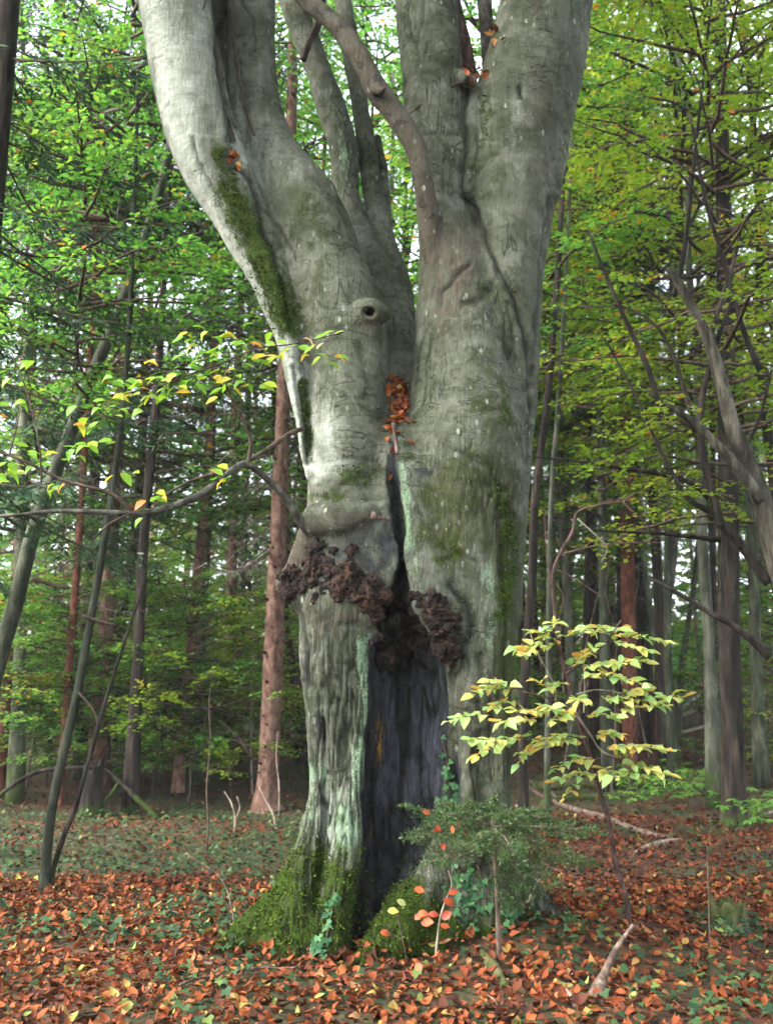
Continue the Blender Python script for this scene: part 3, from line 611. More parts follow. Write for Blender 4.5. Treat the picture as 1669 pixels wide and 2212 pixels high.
def build_beech():
    V, Q = mesh_volume(SDF, LO, VOX)
    # outward normals from the volume's own gradient
    i = np.clip(((V-LO)/VOX).round().astype(int), 1, DIM-2)
    g = np.stack([SDF[i[:, 0]+1, i[:, 1], i[:, 2]]-SDF[i[:, 0]-1, i[:, 1], i[:, 2]], SDF[i[:, 0], i[:, 1]+1, i[:, 2]]-SDF[i[:, 0], i[:, 1]-1, i[:, 2]], SDF[i[:, 0], i[:, 1], i[:, 2]+1]-SDF[i[:, 0], i[:, 1], i[:, 2]-1]], -1)
    N = vert_normals(V, Q)
    if (N*g).sum(1).mean() < 0: Q = Q[:, ::-1].copy(); N = -N
    for _ in range(2):      # smooth the voxel steps
        A = np.zeros_like(V); c = np.zeros(len(V))
        for k in range(4):
            np.add.at(A, Q[:, k], V[Q[:, (k+1) % 4]]+V[Q[:, (k+3) % 4]]); np.add.at(c, Q[:, k], 2)
        V = 0.5*V+0.5*A/c[:, None]
    N = vert_normals(V, Q)
    grp = GRP[i[:, 0], i[:, 1], i[:, 2]]
    px, py = proj(V)
    front = sstep(-0.1, 0.3, (N*unit(CAM-V)).sum(1))
    low = sstep(1180, 1500, py)
    # relief
    disp = (fbm(V, (2.4, 2.4, 1.4), 3)-0.5)*0.055 + (fbm(V, (9, 9, 5), 2, 3)-0.5)*0.014
    ridge = 1-2*np.abs(fbm(V, (36, 36, 5.0), 2, 8)-0.5); rough = np.clip(0.25+0.75*low+0.5*g2(px, py, 1010, 1080, 130, 110)+0.4*g2(px, py, 1100, 1250, 40, 250), 0, 1)
    crack = sstep(0.74, 0.95, ridge)*np.clip(rough-0.3, 0, 1)*1.4*sstep(0.42, 0.58, vn(V, (3, 3, 1.5), 77))
    disp += (0.6-ridge)*0.012*np.clip(rough-0.15, 0, 1)-crack*0.010
    disp += (fbm(V, (40, 40, 14), 2, 5)-0.5)*0.010*rough
    wr = np.sin(V[:, 2]*75+4*fbm(V, 3, 2, 2))*0.0009*(1-low)*sstep(0.45, 0.6, vn(V, 1.7, 44))
    disp += wr
    groove = np.zeros(len(V))
    wob = (fbm(V, 12, 2, 21)-0.5)*14
    for pts, w, dep, dk in GROOVES:
        d = seg_dist(px+wob, py, pts); e = np.exp(-(d/w)**2)*front
        disp -= e*dep; groove = np.maximum(groove, np.exp(-(d/(w*0.75))**2)*dk*front)
        disp += np.exp(-((d-w*2.4)/w)**2)*front*dep*0.22          # healed lips on both sides
    hollow = np.zeros(len(V))
    HP = [(862, 1375, 50), (878, 1430, 76), (884, 1520, 82), (880, 1620, 84), (870, 1720, 84), (855, 1810, 74), (832, 1890, 58), (800, 1970, 42), (780, 2040, 34)]
    hw = np.interp(py, [p[1] for p in HP], [p[2] for p in HP]); hc = np.interp(py, [p[1] for p in HP], [p[0] for p in HP])
    hollow = sstep(1.16, 0.9, np.abs(px-hc+wob*0.6)/hw)*sstep(1320, 1400, py)*sstep(2090, 2020, py)
    deep = sstep(6.31, 6.37, V[:, 1])
    hollow = hollow*np.maximum(deep, 0.0)*sstep(-0.6, -0.2, (N*unit(CAM-V)).sum(1))
    disp += hollow*((fbm(V, (9, 9, 2.2), 3, 61)-0.5)*0.09-0.5*np.abs(fbm(V, (14, 14, 3), 2, 66)-0.5)*0.10)
    rh = 1-2*np.abs(fbm(V, (17, 17, 1.8), 2, 91)-0.5); rh2 = 1-2*np.abs(fbm(V, (30, 30, 4), 2, 95)-0.5)
    disp -= hollow*(sstep(0.7, 0.98, rh)*0.035+sstep(0.75, 0.98, rh2)*0.012); groove = np.maximum(groove, hollow*(0.9*sstep(0.78, 0.97, rh)+0.4*sstep(0.82, 0.97, rh2)))
    V2 = V+N*disp[:, None]
    nz = fbm(V, 7, 3, 14)-0.5; nzf = fbm(V, (22, 22, 7), 2, 3)-0.5
    def mk(m, lo=0.2, hi=0.85, a=0.35, c=0.25): return sstep(0.2, 0.85, m+nz*0.35+nzf*0.25)*np.minimum(1, m*6)
    up = N[:, 2]
    # moss
    mo = 1.0*sstep(1740, 2010, py+(835-px)*0.4+nz*160)*(1-0.4*sstep(1000, 1060, px))
    mo = np.maximum(mo, 0.95*np.exp(-(seg_dist(px, py, [(490, 400), (520, 470), (560, 560), (600, 640), (622, 700)])/36)**2)*front)
    mo = np.maximum(mo, 0.75*np.exp(-(seg_dist(px, py, [(470, 330), (500, 400)])/26)**2)*front)
    mo = np.maximum(mo, 0.7*np.exp(-(seg_dist(px, py, [(655, 830), (664, 900), (670, 990)])/14)**2)*front)
    mo = np.maximum(mo, 0.72*g2(px, py, 770, 1022, 62, 26)*front)
    mo = np.maximum(mo, 0.6*g2(px, py, 700, 1070, 50, 16)*front)
    mo = np.maximum(mo, 0.75*np.exp(-(seg_dist(px, py, [(1070, 1050), (1095, 1120), (1100, 1220), (1085, 1330)])/24)**2)*front)
    mo = np.maximum(mo, 0.62*g2(px, py, 1085, 865, 22, 60)*front); mo = np.maximum(mo, 0.55*g2(px, py, 1050, 260, 22, 80)*front)
    mo = np.maximum(mo, 0.6*g2(px, py, 970, 1185, 45, 35)*front); mo = np.maximum(mo, 0.6*g2(px, py, 1040, 620, 30, 30)*front)
    mo = np.maximum(mo, 0.62*g2(px, py, 870, 990, 28, 14)*front)
    moss = np.clip(mo+nz*0.4, 0, 1)*np.minimum(1, mo*4)
    # olive film
    ol = 0.8*g2(px, py, 985, 1060, 120, 110)+0.55*g2(px, py, 1060, 850, 60, 130)+0.6*g2(px, py, 990, 1180, 90, 70)+0.5*g2(px, py, 760, 1180, 70, 70)+0.55*g2(px, py, 1105, 1300, 45, 260)+0.45*g2(px, py, 860, 620, 60, 160)
    ol = ol+0.55*np.exp(-(seg_dist(px, py, [(640, 420), (690, 560), (650, 640)])/55)**2)+0.45*g2(px, py, 1020, 330, 120, 200)+0.35*low*front
    olive = np.clip(sstep(0.25, 0.75, ol+nz*0.8), 0, 1)
    # pale green algae
    mi = 1.0*np.exp(-(seg_dist(px, py, [(786, 1390), (784, 1470), (792, 1560), (780, 1640), (772, 1700)])/21)**2)
    mi = np.maximum(mi, 0.95*np.exp(-(seg_dist(px, py, [(862, 1000), (876, 1050), (872, 1110), (878, 1180)])/17)**2))
    mi = np.maximum(mi, 0.72*np.exp(-(seg_dist(px, py, [(682, 1660), (676, 1740), (662, 1810)])/36)**2))
    mi = np.maximum(mi, 1.1*g2(px, py, 745, 1780, 55, 120)); mi = np.maximum(mi, 0.55*g2(px, py, 725, 1890, 18, 50))
    mi = np.maximum(mi, 0.55*np.exp(-(seg_dist(px, py, [(1052, 1200), (1060, 1330), (1055, 1480)])/16)**2))
    mi = np.maximum(mi, 0.7*np.exp(-(seg_dist(px, py, [(962, 1440), (966, 1520)])/8)**2)); mi = np.maximum(mi, 0.5*g2(px, py, 890, 1230, 20, 60))
    mi = np.maximum(mi, 0.5*g2(px, py, 745, 330, 22, 90))
    mint = np.clip(mi*0.68+nz*0.25, 0, 1)*np.minimum(1, mi*3)*front*(1-hollow)
    # pale bare bark
    pl = 0.95*np.exp(-(seg_dist(px, py, [(330, 0), (350, 120), (375, 250), (420, 380), (490, 500), (560, 620), (615, 740), (650, 880), (664, 1000)])/40)**2)
    pl = pl+0.75*g2(px, py, 430, 140, 70, 190)+0.5*g2(px, py, 500, 430, 40, 110)+0.5*g2(px, py, 545, 290, 50, 120)+0.55*g2(px, py, 720, 930, 45, 80)+0.5*g2(px, py, 730, 1010, 60, 25)+0.35*g2(px, py, 1120, 300, 40, 200)
    pl = pl+0.8*g2(px, py, 738, 1790, 50, 90)+0.5*g2(px, py, 690, 1720, 30, 100)+0.5*g2(px, py, 1055, 1230, 25, 50)+0.35*g2(px, py, 930, 1200, 35, 40)+0.35*g2(px, py, 745, 1600, 40, 100)+0.4*g2(px, py, 1075, 1560, 30, 90)
    pl = pl+0.6*np.exp(-(seg_dist(px, py, [(716, 1720), (712, 1800), (702, 1900)])/9)**2)+0.35*g2(px, py, 620, 380, 60, 120)
    pale = np.clip(pl+nz*0.5, 0, 1)*0.9*front
    br = 0.75*g2(px, py, 985, 560, 70, 120)+0.55*g2(px, py, 1165, 330, 40, 330)+0.6*g2(px, py, 755, 1130, 90, 40)+0.6*g2(px, py, 720, 1340, 85, 45)+0.55*g2(px, py, 990, 1500, 22, 90)+0.5*g2(px, py, 700, 1880, 14, 90)
    br = br+0.6*g2(px, py, 800, 690, 40, 40)+0.4*g2(px, py, 850, 900, 30, 100)+1.1*g2(px, py, 485, 70, 26, 110)+0.35*g2(px, py, 960, 700, 40, 120)+1.0*np.exp(-(seg_dist(px, py, [(650, 1165), (630, 1220), (618, 1275)])/30)**2)
    brown = np.clip(br+nz*0.4, 0, 1)*front
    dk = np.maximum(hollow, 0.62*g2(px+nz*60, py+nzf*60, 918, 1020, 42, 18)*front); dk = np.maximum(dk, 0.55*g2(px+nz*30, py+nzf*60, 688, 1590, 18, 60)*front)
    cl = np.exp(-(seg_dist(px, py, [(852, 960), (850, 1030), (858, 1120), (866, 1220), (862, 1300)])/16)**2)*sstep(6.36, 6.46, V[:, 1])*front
    dk = np.maximum(dk, 0.7*cl); dk = np.maximum(dk, np.clip(0.75*g2(px, py, 800, 1200, 85, 70)+0.5*g2(px, py, 690, 1200, 50, 45)+0.5*g2(px, py, 930, 1330, 75, 60)+0.45*g2(px, py, 836, 1060, 14, 110), 0, 0.62)*front*np.clip(1+nz*1.5, 0, 1.3)); dk = np.maximum(dk, 0.6*g2(px+nz*30, py+nzf*60, 662, 1440, 13, 55)*front); dk = np.maximum(dk, 0.85*g2(px, py, 797, 675, 11, 9)*front)  # shade painted dark into the bark round the burrs and in the cleft
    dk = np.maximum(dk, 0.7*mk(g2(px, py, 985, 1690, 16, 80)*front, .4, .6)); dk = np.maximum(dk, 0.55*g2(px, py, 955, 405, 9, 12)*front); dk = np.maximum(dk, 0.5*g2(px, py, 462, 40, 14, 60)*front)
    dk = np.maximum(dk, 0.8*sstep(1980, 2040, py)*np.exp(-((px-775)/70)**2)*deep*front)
    ochre = np.maximum(g2(px, py, 822, 1600, 7, 40), 0.6*g2(px, py, 806, 1800, 3, 30))*front*hollow
    blue = np.clip(1.2*g2(px, py, 915, 1600, 48, 140)+0.5*g2(px, py, 860, 1700, 50, 90)+0.5*g2(px, py, 840, 1560, 30, 80), 0, 1)
    isC = (grp == C_)*1.0; spk = sstep(0.55, 0.68, fbm(V, (16, 16, 16), 2, 71)); pale = pale*(1-0.85*isC); brown = np.clip(brown+0.75*isC, 0, 1); dk = np.maximum(dk, 0.5*isC*spk)
    attrs = dict(blue=blue, moss=moss, mint=mint, pale=pale, brown=brown, dark=np.clip(dk, 0, 1), groove=groove, olive=olive*front, rough=rough, ochre=ochre, crack=crack*front)
    root = thing('beech_tree', 'huge old grey beech with forked limbs, burrs and a dark hollow trunk', 'tree', (0.1, 6.9, 0.05))
    off = np.array(root.location)
    N2 = vert_normals(V2, Q)
    fg = grp[Q]; fgrp = np.where((fg[:, 0] == fg[:, 1]), fg[:, 0], fg[:, 2])
    # limbs begin above the burrs; below that everything is trunk
    zc = V2[Q].mean(1); fpy = proj(zc)[1]
    fgrp = np.where((fpy > 985), T_, fgrp)
    fgrp = np.where((fgrp == A1_), A_, fgrp); fgrp = np.where((fgrp == C_) & (fpy > 560), B_, fgrp)
    for gid, nm, lb in [(T_, 'trunk', 'hollow trunk with mossy base and fluted bark'), (A_, 'limb', 'pale leaning double limb with a mossy seam'), (B_, 'limb', 'thick upright double limb with a long dark seam'), (D_, 'limb', 'shaded limb rising behind the fork'), (C_, 'limb', 'thin grey limb curving across the fork')]:
        fq = Q[fgrp == gid]
        if not len(fq): continue
        used = np.unique(fq); remap = np.full(len(V2), -1); remap[used] = np.arange(len(used))
        me = mk_mesh(nm, V2[used]-off, remap[fq], attrs={k: v[used] for k, v in attrs.items()})
        me.normals_split_custom_set_from_vertices(N2[used].astype(np.float32))
        obj(nm, me, M['beech'], root, label=lb)
    # raised moss tufts
    rs = np.random.RandomState(12); w = np.clip(moss-0.35, 0, 1)*(front > 0.15)*(fbm(V, 9, 3, 14) > 0.42); pk = rs.choice(len(V2), 17000, p=w/w.sum())
    P = V2[pk]+rs.randn(len(pk), 3)*0.005; L = 0.010+0.016*rs.rand(len(pk))
    Vm, Qm = kite_leaves(P-off-N2[pk]*0.004, N2[pk]*0.9+rs.randn(len(pk), 3)*0.55, rs.randn(len(pk), 3), L, L*0.55, 0.05)
    mo_ = obj('moss', mk_mesh('moss', Vm, Qm, np.repeat(rs.rand(len(pk)), 4), False), M['moss'], root); mo_['kind'] = 'stuff'
    return root, off
BEECH, BOFF = build_beech()

def blob_burr(name, blobs, mat, label, vox=0.0065, rough=0.010, knobs=0):
    """gnarled growth: a cluster of (px, py, radius px, lift) knobs sitting on the bark"""
    C = []; R = []
    for px, py, r, lift in blobs:
        s = surf(px, py)
        if s is None: s = at(px, py, 6.55)
        d = unit(CAM-s); q = s+d*lift*px2m(s, r); C.append(q); R.append(px2m(s, r*1.0))
    C = np.array(C); R = np.array(R)
    if knobs:
        rk = np.random.RandomState(len(blobs)); n0 = len(C); kc = []; kr = []
        for _ in range(knobs):
            i = rk.randint(n0); d = unit(rk.randn(3)+np.array([0, -1.1, 0.1])); kc.append(C[i]+d*R[i]*0.92); kr.append(max(0.009, R[i]*rk.uniform(0.2, 0.5)))
        C = np.vstack([C, kc]); R = np.concatenate([R, kr])
    lo = (C-R[:, None]).min(0)-0.05; dim = np.ceil(((C+R[:, None]).max(0)+0.05-lo)/vox).astype(int)
    S = np.full(dim, 1.0, dtype=np.float32); ax = [lo[k]+vox*np.arange(dim[k]) for k in range(3)]
    for c, r in zip(C, R):
        e = r+0.05; a = np.clip(((c-e-lo)/vox).astype(int), 0, dim); b = np.clip(((c+e-lo)/vox).astype(int)+1, 0, dim)
        sl = tuple(slice(a[k], b[k]) for k in range(3))
        X, Y, Z = np.meshgrid(*[ax[k][sl[k]] for k in range(3)], indexing='ij')
        ex = 0.75+0.5*((c[0]*977)%1); D = (np.sqrt(((X-c[0])/ex)**2+(Y-c[1])**2+((Z-c[2])*ex)**2)-r)*0.85
        k = 0.006; O = S[sl]; h = np.maximum(k-np.abs(O-D), 0)/k; S[sl] = np.minimum(O, D)-h*h*k*0.25
    V, Q = mesh_volume(S, lo, vox)
    N = vert_normals(V, Q)
    if (N*(V-C[np.argmin(((V[:, None, :]-C[None])**2).sum(2), 1)])).sum(1).mean() < 0: Q = Q[:, ::-1].copy(); N = -N
    ri = 1-2*np.abs(fbm(V, 19, 2, 6)-0.5)
    V = V+N*((ri-0.65)*rough*2.4+(0.5-np.abs(fbm(V, 38, 2, 9)-0.5)*5)*rough*1.5)[:, None]
    return obj(name, mk_mesh(name, V-BOFF, Q), mat, BEECH, label=label)
def burr_set(lines, n, r0, r1, sx, sy, seed, lift=(0.0, 0.5)):
    rs = np.random.RandomState(seed); out = []
    L = np.array(lines, float)
    for k in range(n):
        t = rs.rand()*(len(L)-1); i = int(t); p = L[i]+(L[min(i+1, len(L)-1)]-L[i])*(t-i)
        out.append((p[0]+rs.randn()*sx, p[1]+rs.randn()*sy, r0+(r1-r0)*rs.rand()**1.8, lift[0]+(lift[1]-lift[0])*rs.rand()))
    return out
blob_burr('burr', burr_set([(682, 1178), (676, 1205), (705, 1215)], 18, 8, 18, 9, 9, 1, (-0.6, 0.1))
          + burr_set([(612, 1262), (622, 1240), (645, 1270), (624, 1288)], 24, 8, 20, 8, 9, 2, (-0.6, 0.15))
          + burr_set([(655, 1260), (690, 1240), (730, 1240), (770, 1258), (800, 1282), (850, 1300)], 80, 9, 23, 11, 21, 3, (-0.6, 0.1)), M['burr'], 'reddish gnarled burr wrapped round the left of the trunk', knobs=300)
blob_burr('burr', burr_set([(880, 1312), (915, 1300), (950, 1312), (975, 1345)], 34, 7, 16, 10, 9, 4, (-0.55, 0.1))
          + burr_set([(930, 1340), (960, 1375), (978, 1405), (945, 1395)], 36, 8, 18, 9, 10, 5, (-0.55, 0.1)), M['burr'], 'knobbly brown burr above the hollow', knobs=220)
blob_burr('burr', burr_set([(812, 1375), (840, 1390), (880, 1365), (910, 1390), (860, 1410), (835, 1425), (925, 1405)], 50, 8, 19, 11, 10, 6, (-0.55, 0.1)), M['burr_dark'], 'blackened burr hanging over the hollow', knobs=150)
blob_burr('broken_stub', [(806, 1114, 8, .0), (818, 1118, 6, .2), (828, 1120, 4.5, .4), (838, 1121, 3, .6)], M['dead_wood'], None, 0.006, 0.006)

# thin curved limb crossing in front, and the small stems in the right fork
def beech_branch(pts, Y, mat, sides=10, n=5, rough=0.10, name='branch', label=None):
    V, Q, T = pix_tube(pts, Y, sides=sides, n=n, rough=rough, seed=len(BEECH.children))
    a = Acc(); a.add(V-BOFF, Q, T); return obj(name, a.mesh(name), M[mat], BEECH, label=label)
beech_branch([(955, -150, 16), (978, 0, 16), (998, 80, 16), (1014, 152, 15), (1018, 190, 12)], 6.95, 'purple_twig')
beech_branch([(1040, -150, 15), (1046, 0, 16), (1052, 80, 16), (1056, 150, 15), (1050, 200, 12)], 7.1, 'branch')
beech_branch([(998, 175, 4), (950, 200, 3.5), (910, 225, 3), (878, 250, 2.5)], 6.72, 'twig', 6)
beech_branch([(445, 0, 2.2), (425, 60, 2), (400, 130, 1.8), (375, 190, 1.5)], 6.4, 'twig', 5)
beech_branch([(505, 90, 2), (520, 180, 1.8), (533, 245, 2.2), (550, 292, 3)], 6.66, 'twig', 5)
beech_branch([(850, 915, 5, 6.55), (854, 950, 4.5, 6.5), (858, 980, 5, 6.47)], 6.5, 'dead_wood', 8)
beech_branch([(700, -60, 9), (690, 40, 9), (668, 90, 8), (655, 130, 7)], 7.35, 'twig', 7)
# ------------------------------------------------------------------ crowns shared by the trees of the wood
def gen_broad(seed, z0, z1, R, nb, tw, lf, leaf=0.085, prof=1.0, up=(0.05, 0.7), spread=None):
    """layered broadleaf crown: limbs, twigs and flat sprays of leaves; returns (leaf mesh, limb mesh)"""
    rs = np.random.RandomState(seed); LP = []; LD = []; LN = []; LL = []; LR = []; br = Acc()
    for b in range(nb):
        u = (b+rs.rand())/nb; z = z0+(z1-z0)*u; az = rs.rand()*2*np.pi if spread is None else spread[0]+(rs.rand()-.5)*spread[1]
        L = R*(0.45+0.55*math.sin(math.pi*(0.15+0.75*u))**prof)*(0.6+0.5*rs.rand())
        el = up[0]+(up[1]-up[0])*(0.3*rs.rand()+0.7*u)
        s = np.linspace(0, 1, 9); wob = np.cumsum(rs.randn(9)*0.07)
        d = np.stack([np.cos(az+wob*0.8), np.sin(az+wob*0.8)], -1)
        xy = np.cumsum(d*L/8, 0)-d[0]*L/8
        zz = z+np.tan(el)*s*L*0.8-0.30*L*s*s*0.55+np.cumsum(rs.randn(9)*0.02*L)
        P = np.column_stack([xy, zz]); r0 = 0.010+0.009*L
        V, Q, T = tube(P, r0*(1-0.85*s), sides=5, n=1); br.add(V, Q, T, rs.rand())
        hue = rs.rand()
        for t in range(tw):
            q = 0.18+0.82*rs.rand()**0.8; k = min(int(q*8), 7); f = q*8-k; p = P[k]*(1-f)+P[k+1]*f
            side = 1 if rs.rand() < 0.5 else -1
            a = az+wob[k]*0.8+side*(0.5+0.6*rs.rand()); tl = L*(0.16+0.26*rs.rand())*(1.15-0.5*q)
            td = np.array([math.cos(a), math.sin(a), 0.25*rs.randn()]); td /= np.linalg.norm(td)
            m = max(3, int(lf*tl/0.6)); uu = np.linspace(0.12, 1, m)+rs.randn(m)*0.02
            pp = p+td*tl*uu[:, None]; pp[:, 2] -= 0.18*tl*uu**2
            br.add(*_twig(p, pp[-1], 0.0035), R=rs.rand())
            sg = np.where(np.arange(m) % 2 == 0, 1, -1); la = a+sg*(0.6+0.5*rs.rand(m))
            LP.append(pp+rs.randn(m, 3)*0.015); LD.append(np.column_stack([np.cos(la), np.sin(la), rs.randn(m)*0.3-0.15]))
            LN.append(np.column_stack([rs.randn(m)*0.4, rs.randn(m)*0.4, np.ones(m)])); LL.append(leaf*(0.65+0.6*rs.rand(m)))
            LR.append(np.clip(0.5*hue+0.5*rs.rand(m)+(rs.rand(m) > 0.97)*0.4, 0, 1))
    P = np.concatenate(LP); L = np.concatenate(LL)
    V, Q = kite_leaves(P, np.concatenate(LD), np.concatenate(LN), L, L*0.62)
    return mk_mesh('crown', V, Q, np.repeat(np.concatenate(LR), 4), False), br.mesh('crown_limb')
def _twig(a, b, r):
    """three-sided sliver"""
    d = unit(b-a); s = unit(np.cross(d, np.array([0.3, 0.2, 1.0]))); u = np.cross(s, d)
    V = np.array([a+s*r, a-s*r*0.5+u*r, a-s*r*0.5-u*r, b]); return V, None, np.array([[0, 1, 3], [1, 2, 3], [2, 0, 3]])
def gen_spruce(seed, z0, z1, ztop, R, per=5, gap=0.42, needles=9, dead=False, twl=0.5):
    """drooping spruce limbs with hanging needle twigs (or bare dead ones)"""
    rs = np.random.RandomState(seed); br = Acc(); NP_ = []; ND = []; NN = []; NL = []; NR = []; dt = Acc()
    z = z0
    while z < z1:
        for k in range(per):
            az = rs.rand()*2*np.pi; L = R*max(0.25, (ztop-z)/(ztop-z0))**0.7*(0.55+0.55*rs.rand())
            s = np.linspace(0, 1, 8); zz = z+rs.randn()*0.1+L*(-0.42*s+0.25*s**2.6)*(0.5+rs.rand()*0.9)
            w = np.cumsum(rs.randn(8)*0.05); d = np.stack([np.cos(az+w), np.sin(az+w)], -1)
            P = np.column_stack([np.cumsum(d*L/7, 0)-d[0]*L/7, zz])
            V, Q, T = tube(P, (0.006+0.005*L)*(1-0.85*s), sides=4, n=1, cap=False); br.add(V, Q, T, rs.rand())
            nt = int(L/0.09); h = rs.rand()
            for t in range(nt):
                q = 0.12+0.88*(t+rs.rand())/nt; j = min(int(q*7), 6); f = q*7-j; p = P[j]*(1-f)+P[j+1]*f
                sd = 1 if t % 2 else -1; a = az+w[j]+sd*(0.7+0.4*rs.rand()); tl = twl*(0.4+0.7*rs.rand())*(1.1-0.6*q)*min(1, L)
                e = p+np.array([math.cos(a), math.sin(a), -(0.35+0.9*rs.rand())])*tl*0.8
                if dead:
                    dt.add(*_twig(p, e, 0.0035), R=h*0.5+rs.rand()*0.5)
                    for _ in range(3):
                        q2 = p+(e-p)*rs.rand(); dt.add(*_twig(q2, q2+np.array([rs.randn()*.4, rs.randn()*.4, -1.0])*tl*0.35*rs.rand(), 0.0025), R=rs.rand())
                else:
                    br.add(*_twig(p, e, 0.003), R=0.3)
                    m = needles; uu = (np.arange(m)+rs.rand(m))/m; pp = p+(e-p)*uu[:, None]; dv = unit(e-p)
                    sv = unit(np.cross(dv, [0, 0, 1])); sgn = np.where(np.arange(m) % 2 == 0, 1, -1)[:, None]
                    NP_.append(pp); ND.append(dv*0.8+sv*sgn*0.8+rs.randn(m, 3)*0.25); NN.append(np.cross(sv, dv)+rs.randn(m, 3)*0.4)
                    NL.append(0.07+0.055*rs.rand(m)); NR.append(np.clip(0.4*h+0.6*rs.rand(m), 0, 1))
        z += gap*(0.7+0.6*rs.rand())
    if dead: return dt.mesh('crown', False), br.mesh('crown_limb')
    L = np.concatenate(NL); V, Q = kite_leaves(np.concatenate(NP_), np.concatenate(ND), np.concatenate(NN), L, L*0.26, 0.03)
    return mk_mesh('crown', V, Q, np.repeat(np.concatenate(NR), 4), False), br.mesh('crown_limb')

CROWN = {}
CROWN['broad1'] = gen_broad(101, 2.2, 11.0, 3.4, 54, 15, 10, 0.105)
CROWN['broad2'] = gen_broad(102, 2.6, 12.0, 3.0, 50, 15, 10, 0.105)
CROWN['broad3'] = gen_broad(103, 3.2, 13.0, 3.8, 52, 15, 9, 0.11)
CROWN['yellow1'] = gen_broad(104, 2.4, 10.5, 3.2, 50, 15, 10, 0.098, 1.0, (0.0, 0.6))
CROWN['yellow2'] = gen_broad(105, 3.0, 12.0, 3.4, 48, 15, 10, 0.102)
CROWN['shrub1'] = gen_broad(106, 0.35, 2.6, 1.7, 34, 16, 11, 0.085, 0.6, (0.1, 0.7))
CROWN['shrub2'] = gen_broad(107, 0.3, 1.9, 1.4, 30, 15, 11, 0.085, 0.6, (0.05, 0.6))
CROWN['shrub3'] = gen_broad(108, 0.8, 4.4, 1.9, 40, 16, 11, 0.09, 0.8, (0.05, 0.6))
CROWN['spruce1'] = gen_spruce(201, 2.6, 11.0, 17.0, 2.6, 4, 0.62, 14)
CROWN['spruce2'] = gen_spruce(202, 4.2, 14.0, 20.0, 2.7, 4, 0.6, 13)
CROWN['spruce3'] = gen_spruce(203, 6.0, 16.0, 20.0, 2.4, 4, 0.7, 12)
CROWN['dead1'] = gen_spruce(204, 2.2, 7.5, 14.0, 1.35, 4, 0.38, 1, True, 0.6)
LEAFMAT = {'broad1': 'leaf', 'broad2': 'leaf', 'broad3': 'leaf', 'yellow1': 'leaf_y', 'yellow2': 'leaf_y', 'shrub1': 'leaf', 'shrub2': 'leaf', 'shrub3': 'leaf', 'spruce1': 'needle', 'spruce2': 'needle', 'spruce3': 'needle', 'dead1': 'deadtwig'}
_cm = {}
def crown(parent, kind, scale=1.0, rz=0.0, mat=None, dz=0.0, squash=1.0, loc=(0, 0), limbmat='twig'):
    """leaf crown and its limbs as two parts of a tree, sharing mesh data with its look-alikes"""
    for nm, me, mt in (('crown', CROWN[kind][0], mat or LEAFMAT[kind]), ('crown_limb', CROWN[kind][1], limbmat)):
        key = (kind, nm, mt)
        if key not in _cm:
            m2 = me if not me.materials else me.copy()
            m2.materials.clear(); m2.materials.append(M[mt]); _cm[key] = m2
        o = obj(nm, _cm[key], None, parent, (loc[0], loc[1], dz)); o.rotation_euler = (0, 0, rz); o.scale = (scale, scale, scale*squash)
        if nm == 'crown': o['kind'] = 'stuff'
def trunk_px(pts, Y, root, mat, sides=12, rough=0.06, n=5, flute=0.05, name='trunk', seed=0):
    V, Q, T = pix_tube(pts, Y, sides=sides, n=n, rough=rough, seed=seed, flute=flute)
    a = Acc(); a.add(V-np.array(root.location), Q, T); return obj(name, a.mesh(name), M[mat], root)
def px_tree(name, label, base, path, mat, crowns=(), group=None, cat='tree', Y=None, flare=1.35, seed=0, sides=12, rough=0.06):
    """tree whose trunk runs through photo pixels (px, py, half-width px) standing where base meets the floor"""
    g = G(*base) if Y is None else None
    y = g[1] if Y is None else Y
    b = at(base[0], base[1], y); b[2] = hT(b[0], b[1])
    root = thing(name, label, cat, tuple(b), group)
    r0 = path[0][2]; bpx, bpy_ = proj(b)
    pts = [(bpx, bpy_+6, r0*flare)]+[p for p in path]
    trunk_px(pts, y, root, mat, sides=sides, rough=rough, seed=seed)
    for c in crowns: crown(root, *c[:1], **c[1])
    return root
def plain_tree(name, label, x, y, h, r, mat, crowns, group=None, lean=(0, 0), seed=0, sides=9, cat='tree', bend=0.15):
    rs = np.random.RandomState(seed+900); z = float(hT(x, y))
    root = thing(name, label, cat, (x, y, z), group)
    s = np.linspace(0, 1, 7); P = np.column_stack([lean[0]*s*h+bend*np.cumsum(rs.randn(7))*s, lean[1]*s*h+bend*np.cumsum(rs.randn(7))*s, s*h-0.08])
    R = r*(1-0.72*s); R[0] *= 1.35
    V, Q, T = tube(P, R, sides=sides, n=3, rough=0.06, seed=seed, flute=0.04)
    a = Acc(); a.add(V, Q, T); obj('trunk', a.mesh('trunk'), M[mat], root)
    for c in crowns: crown(root, *c[:1], **c[1])
    return root

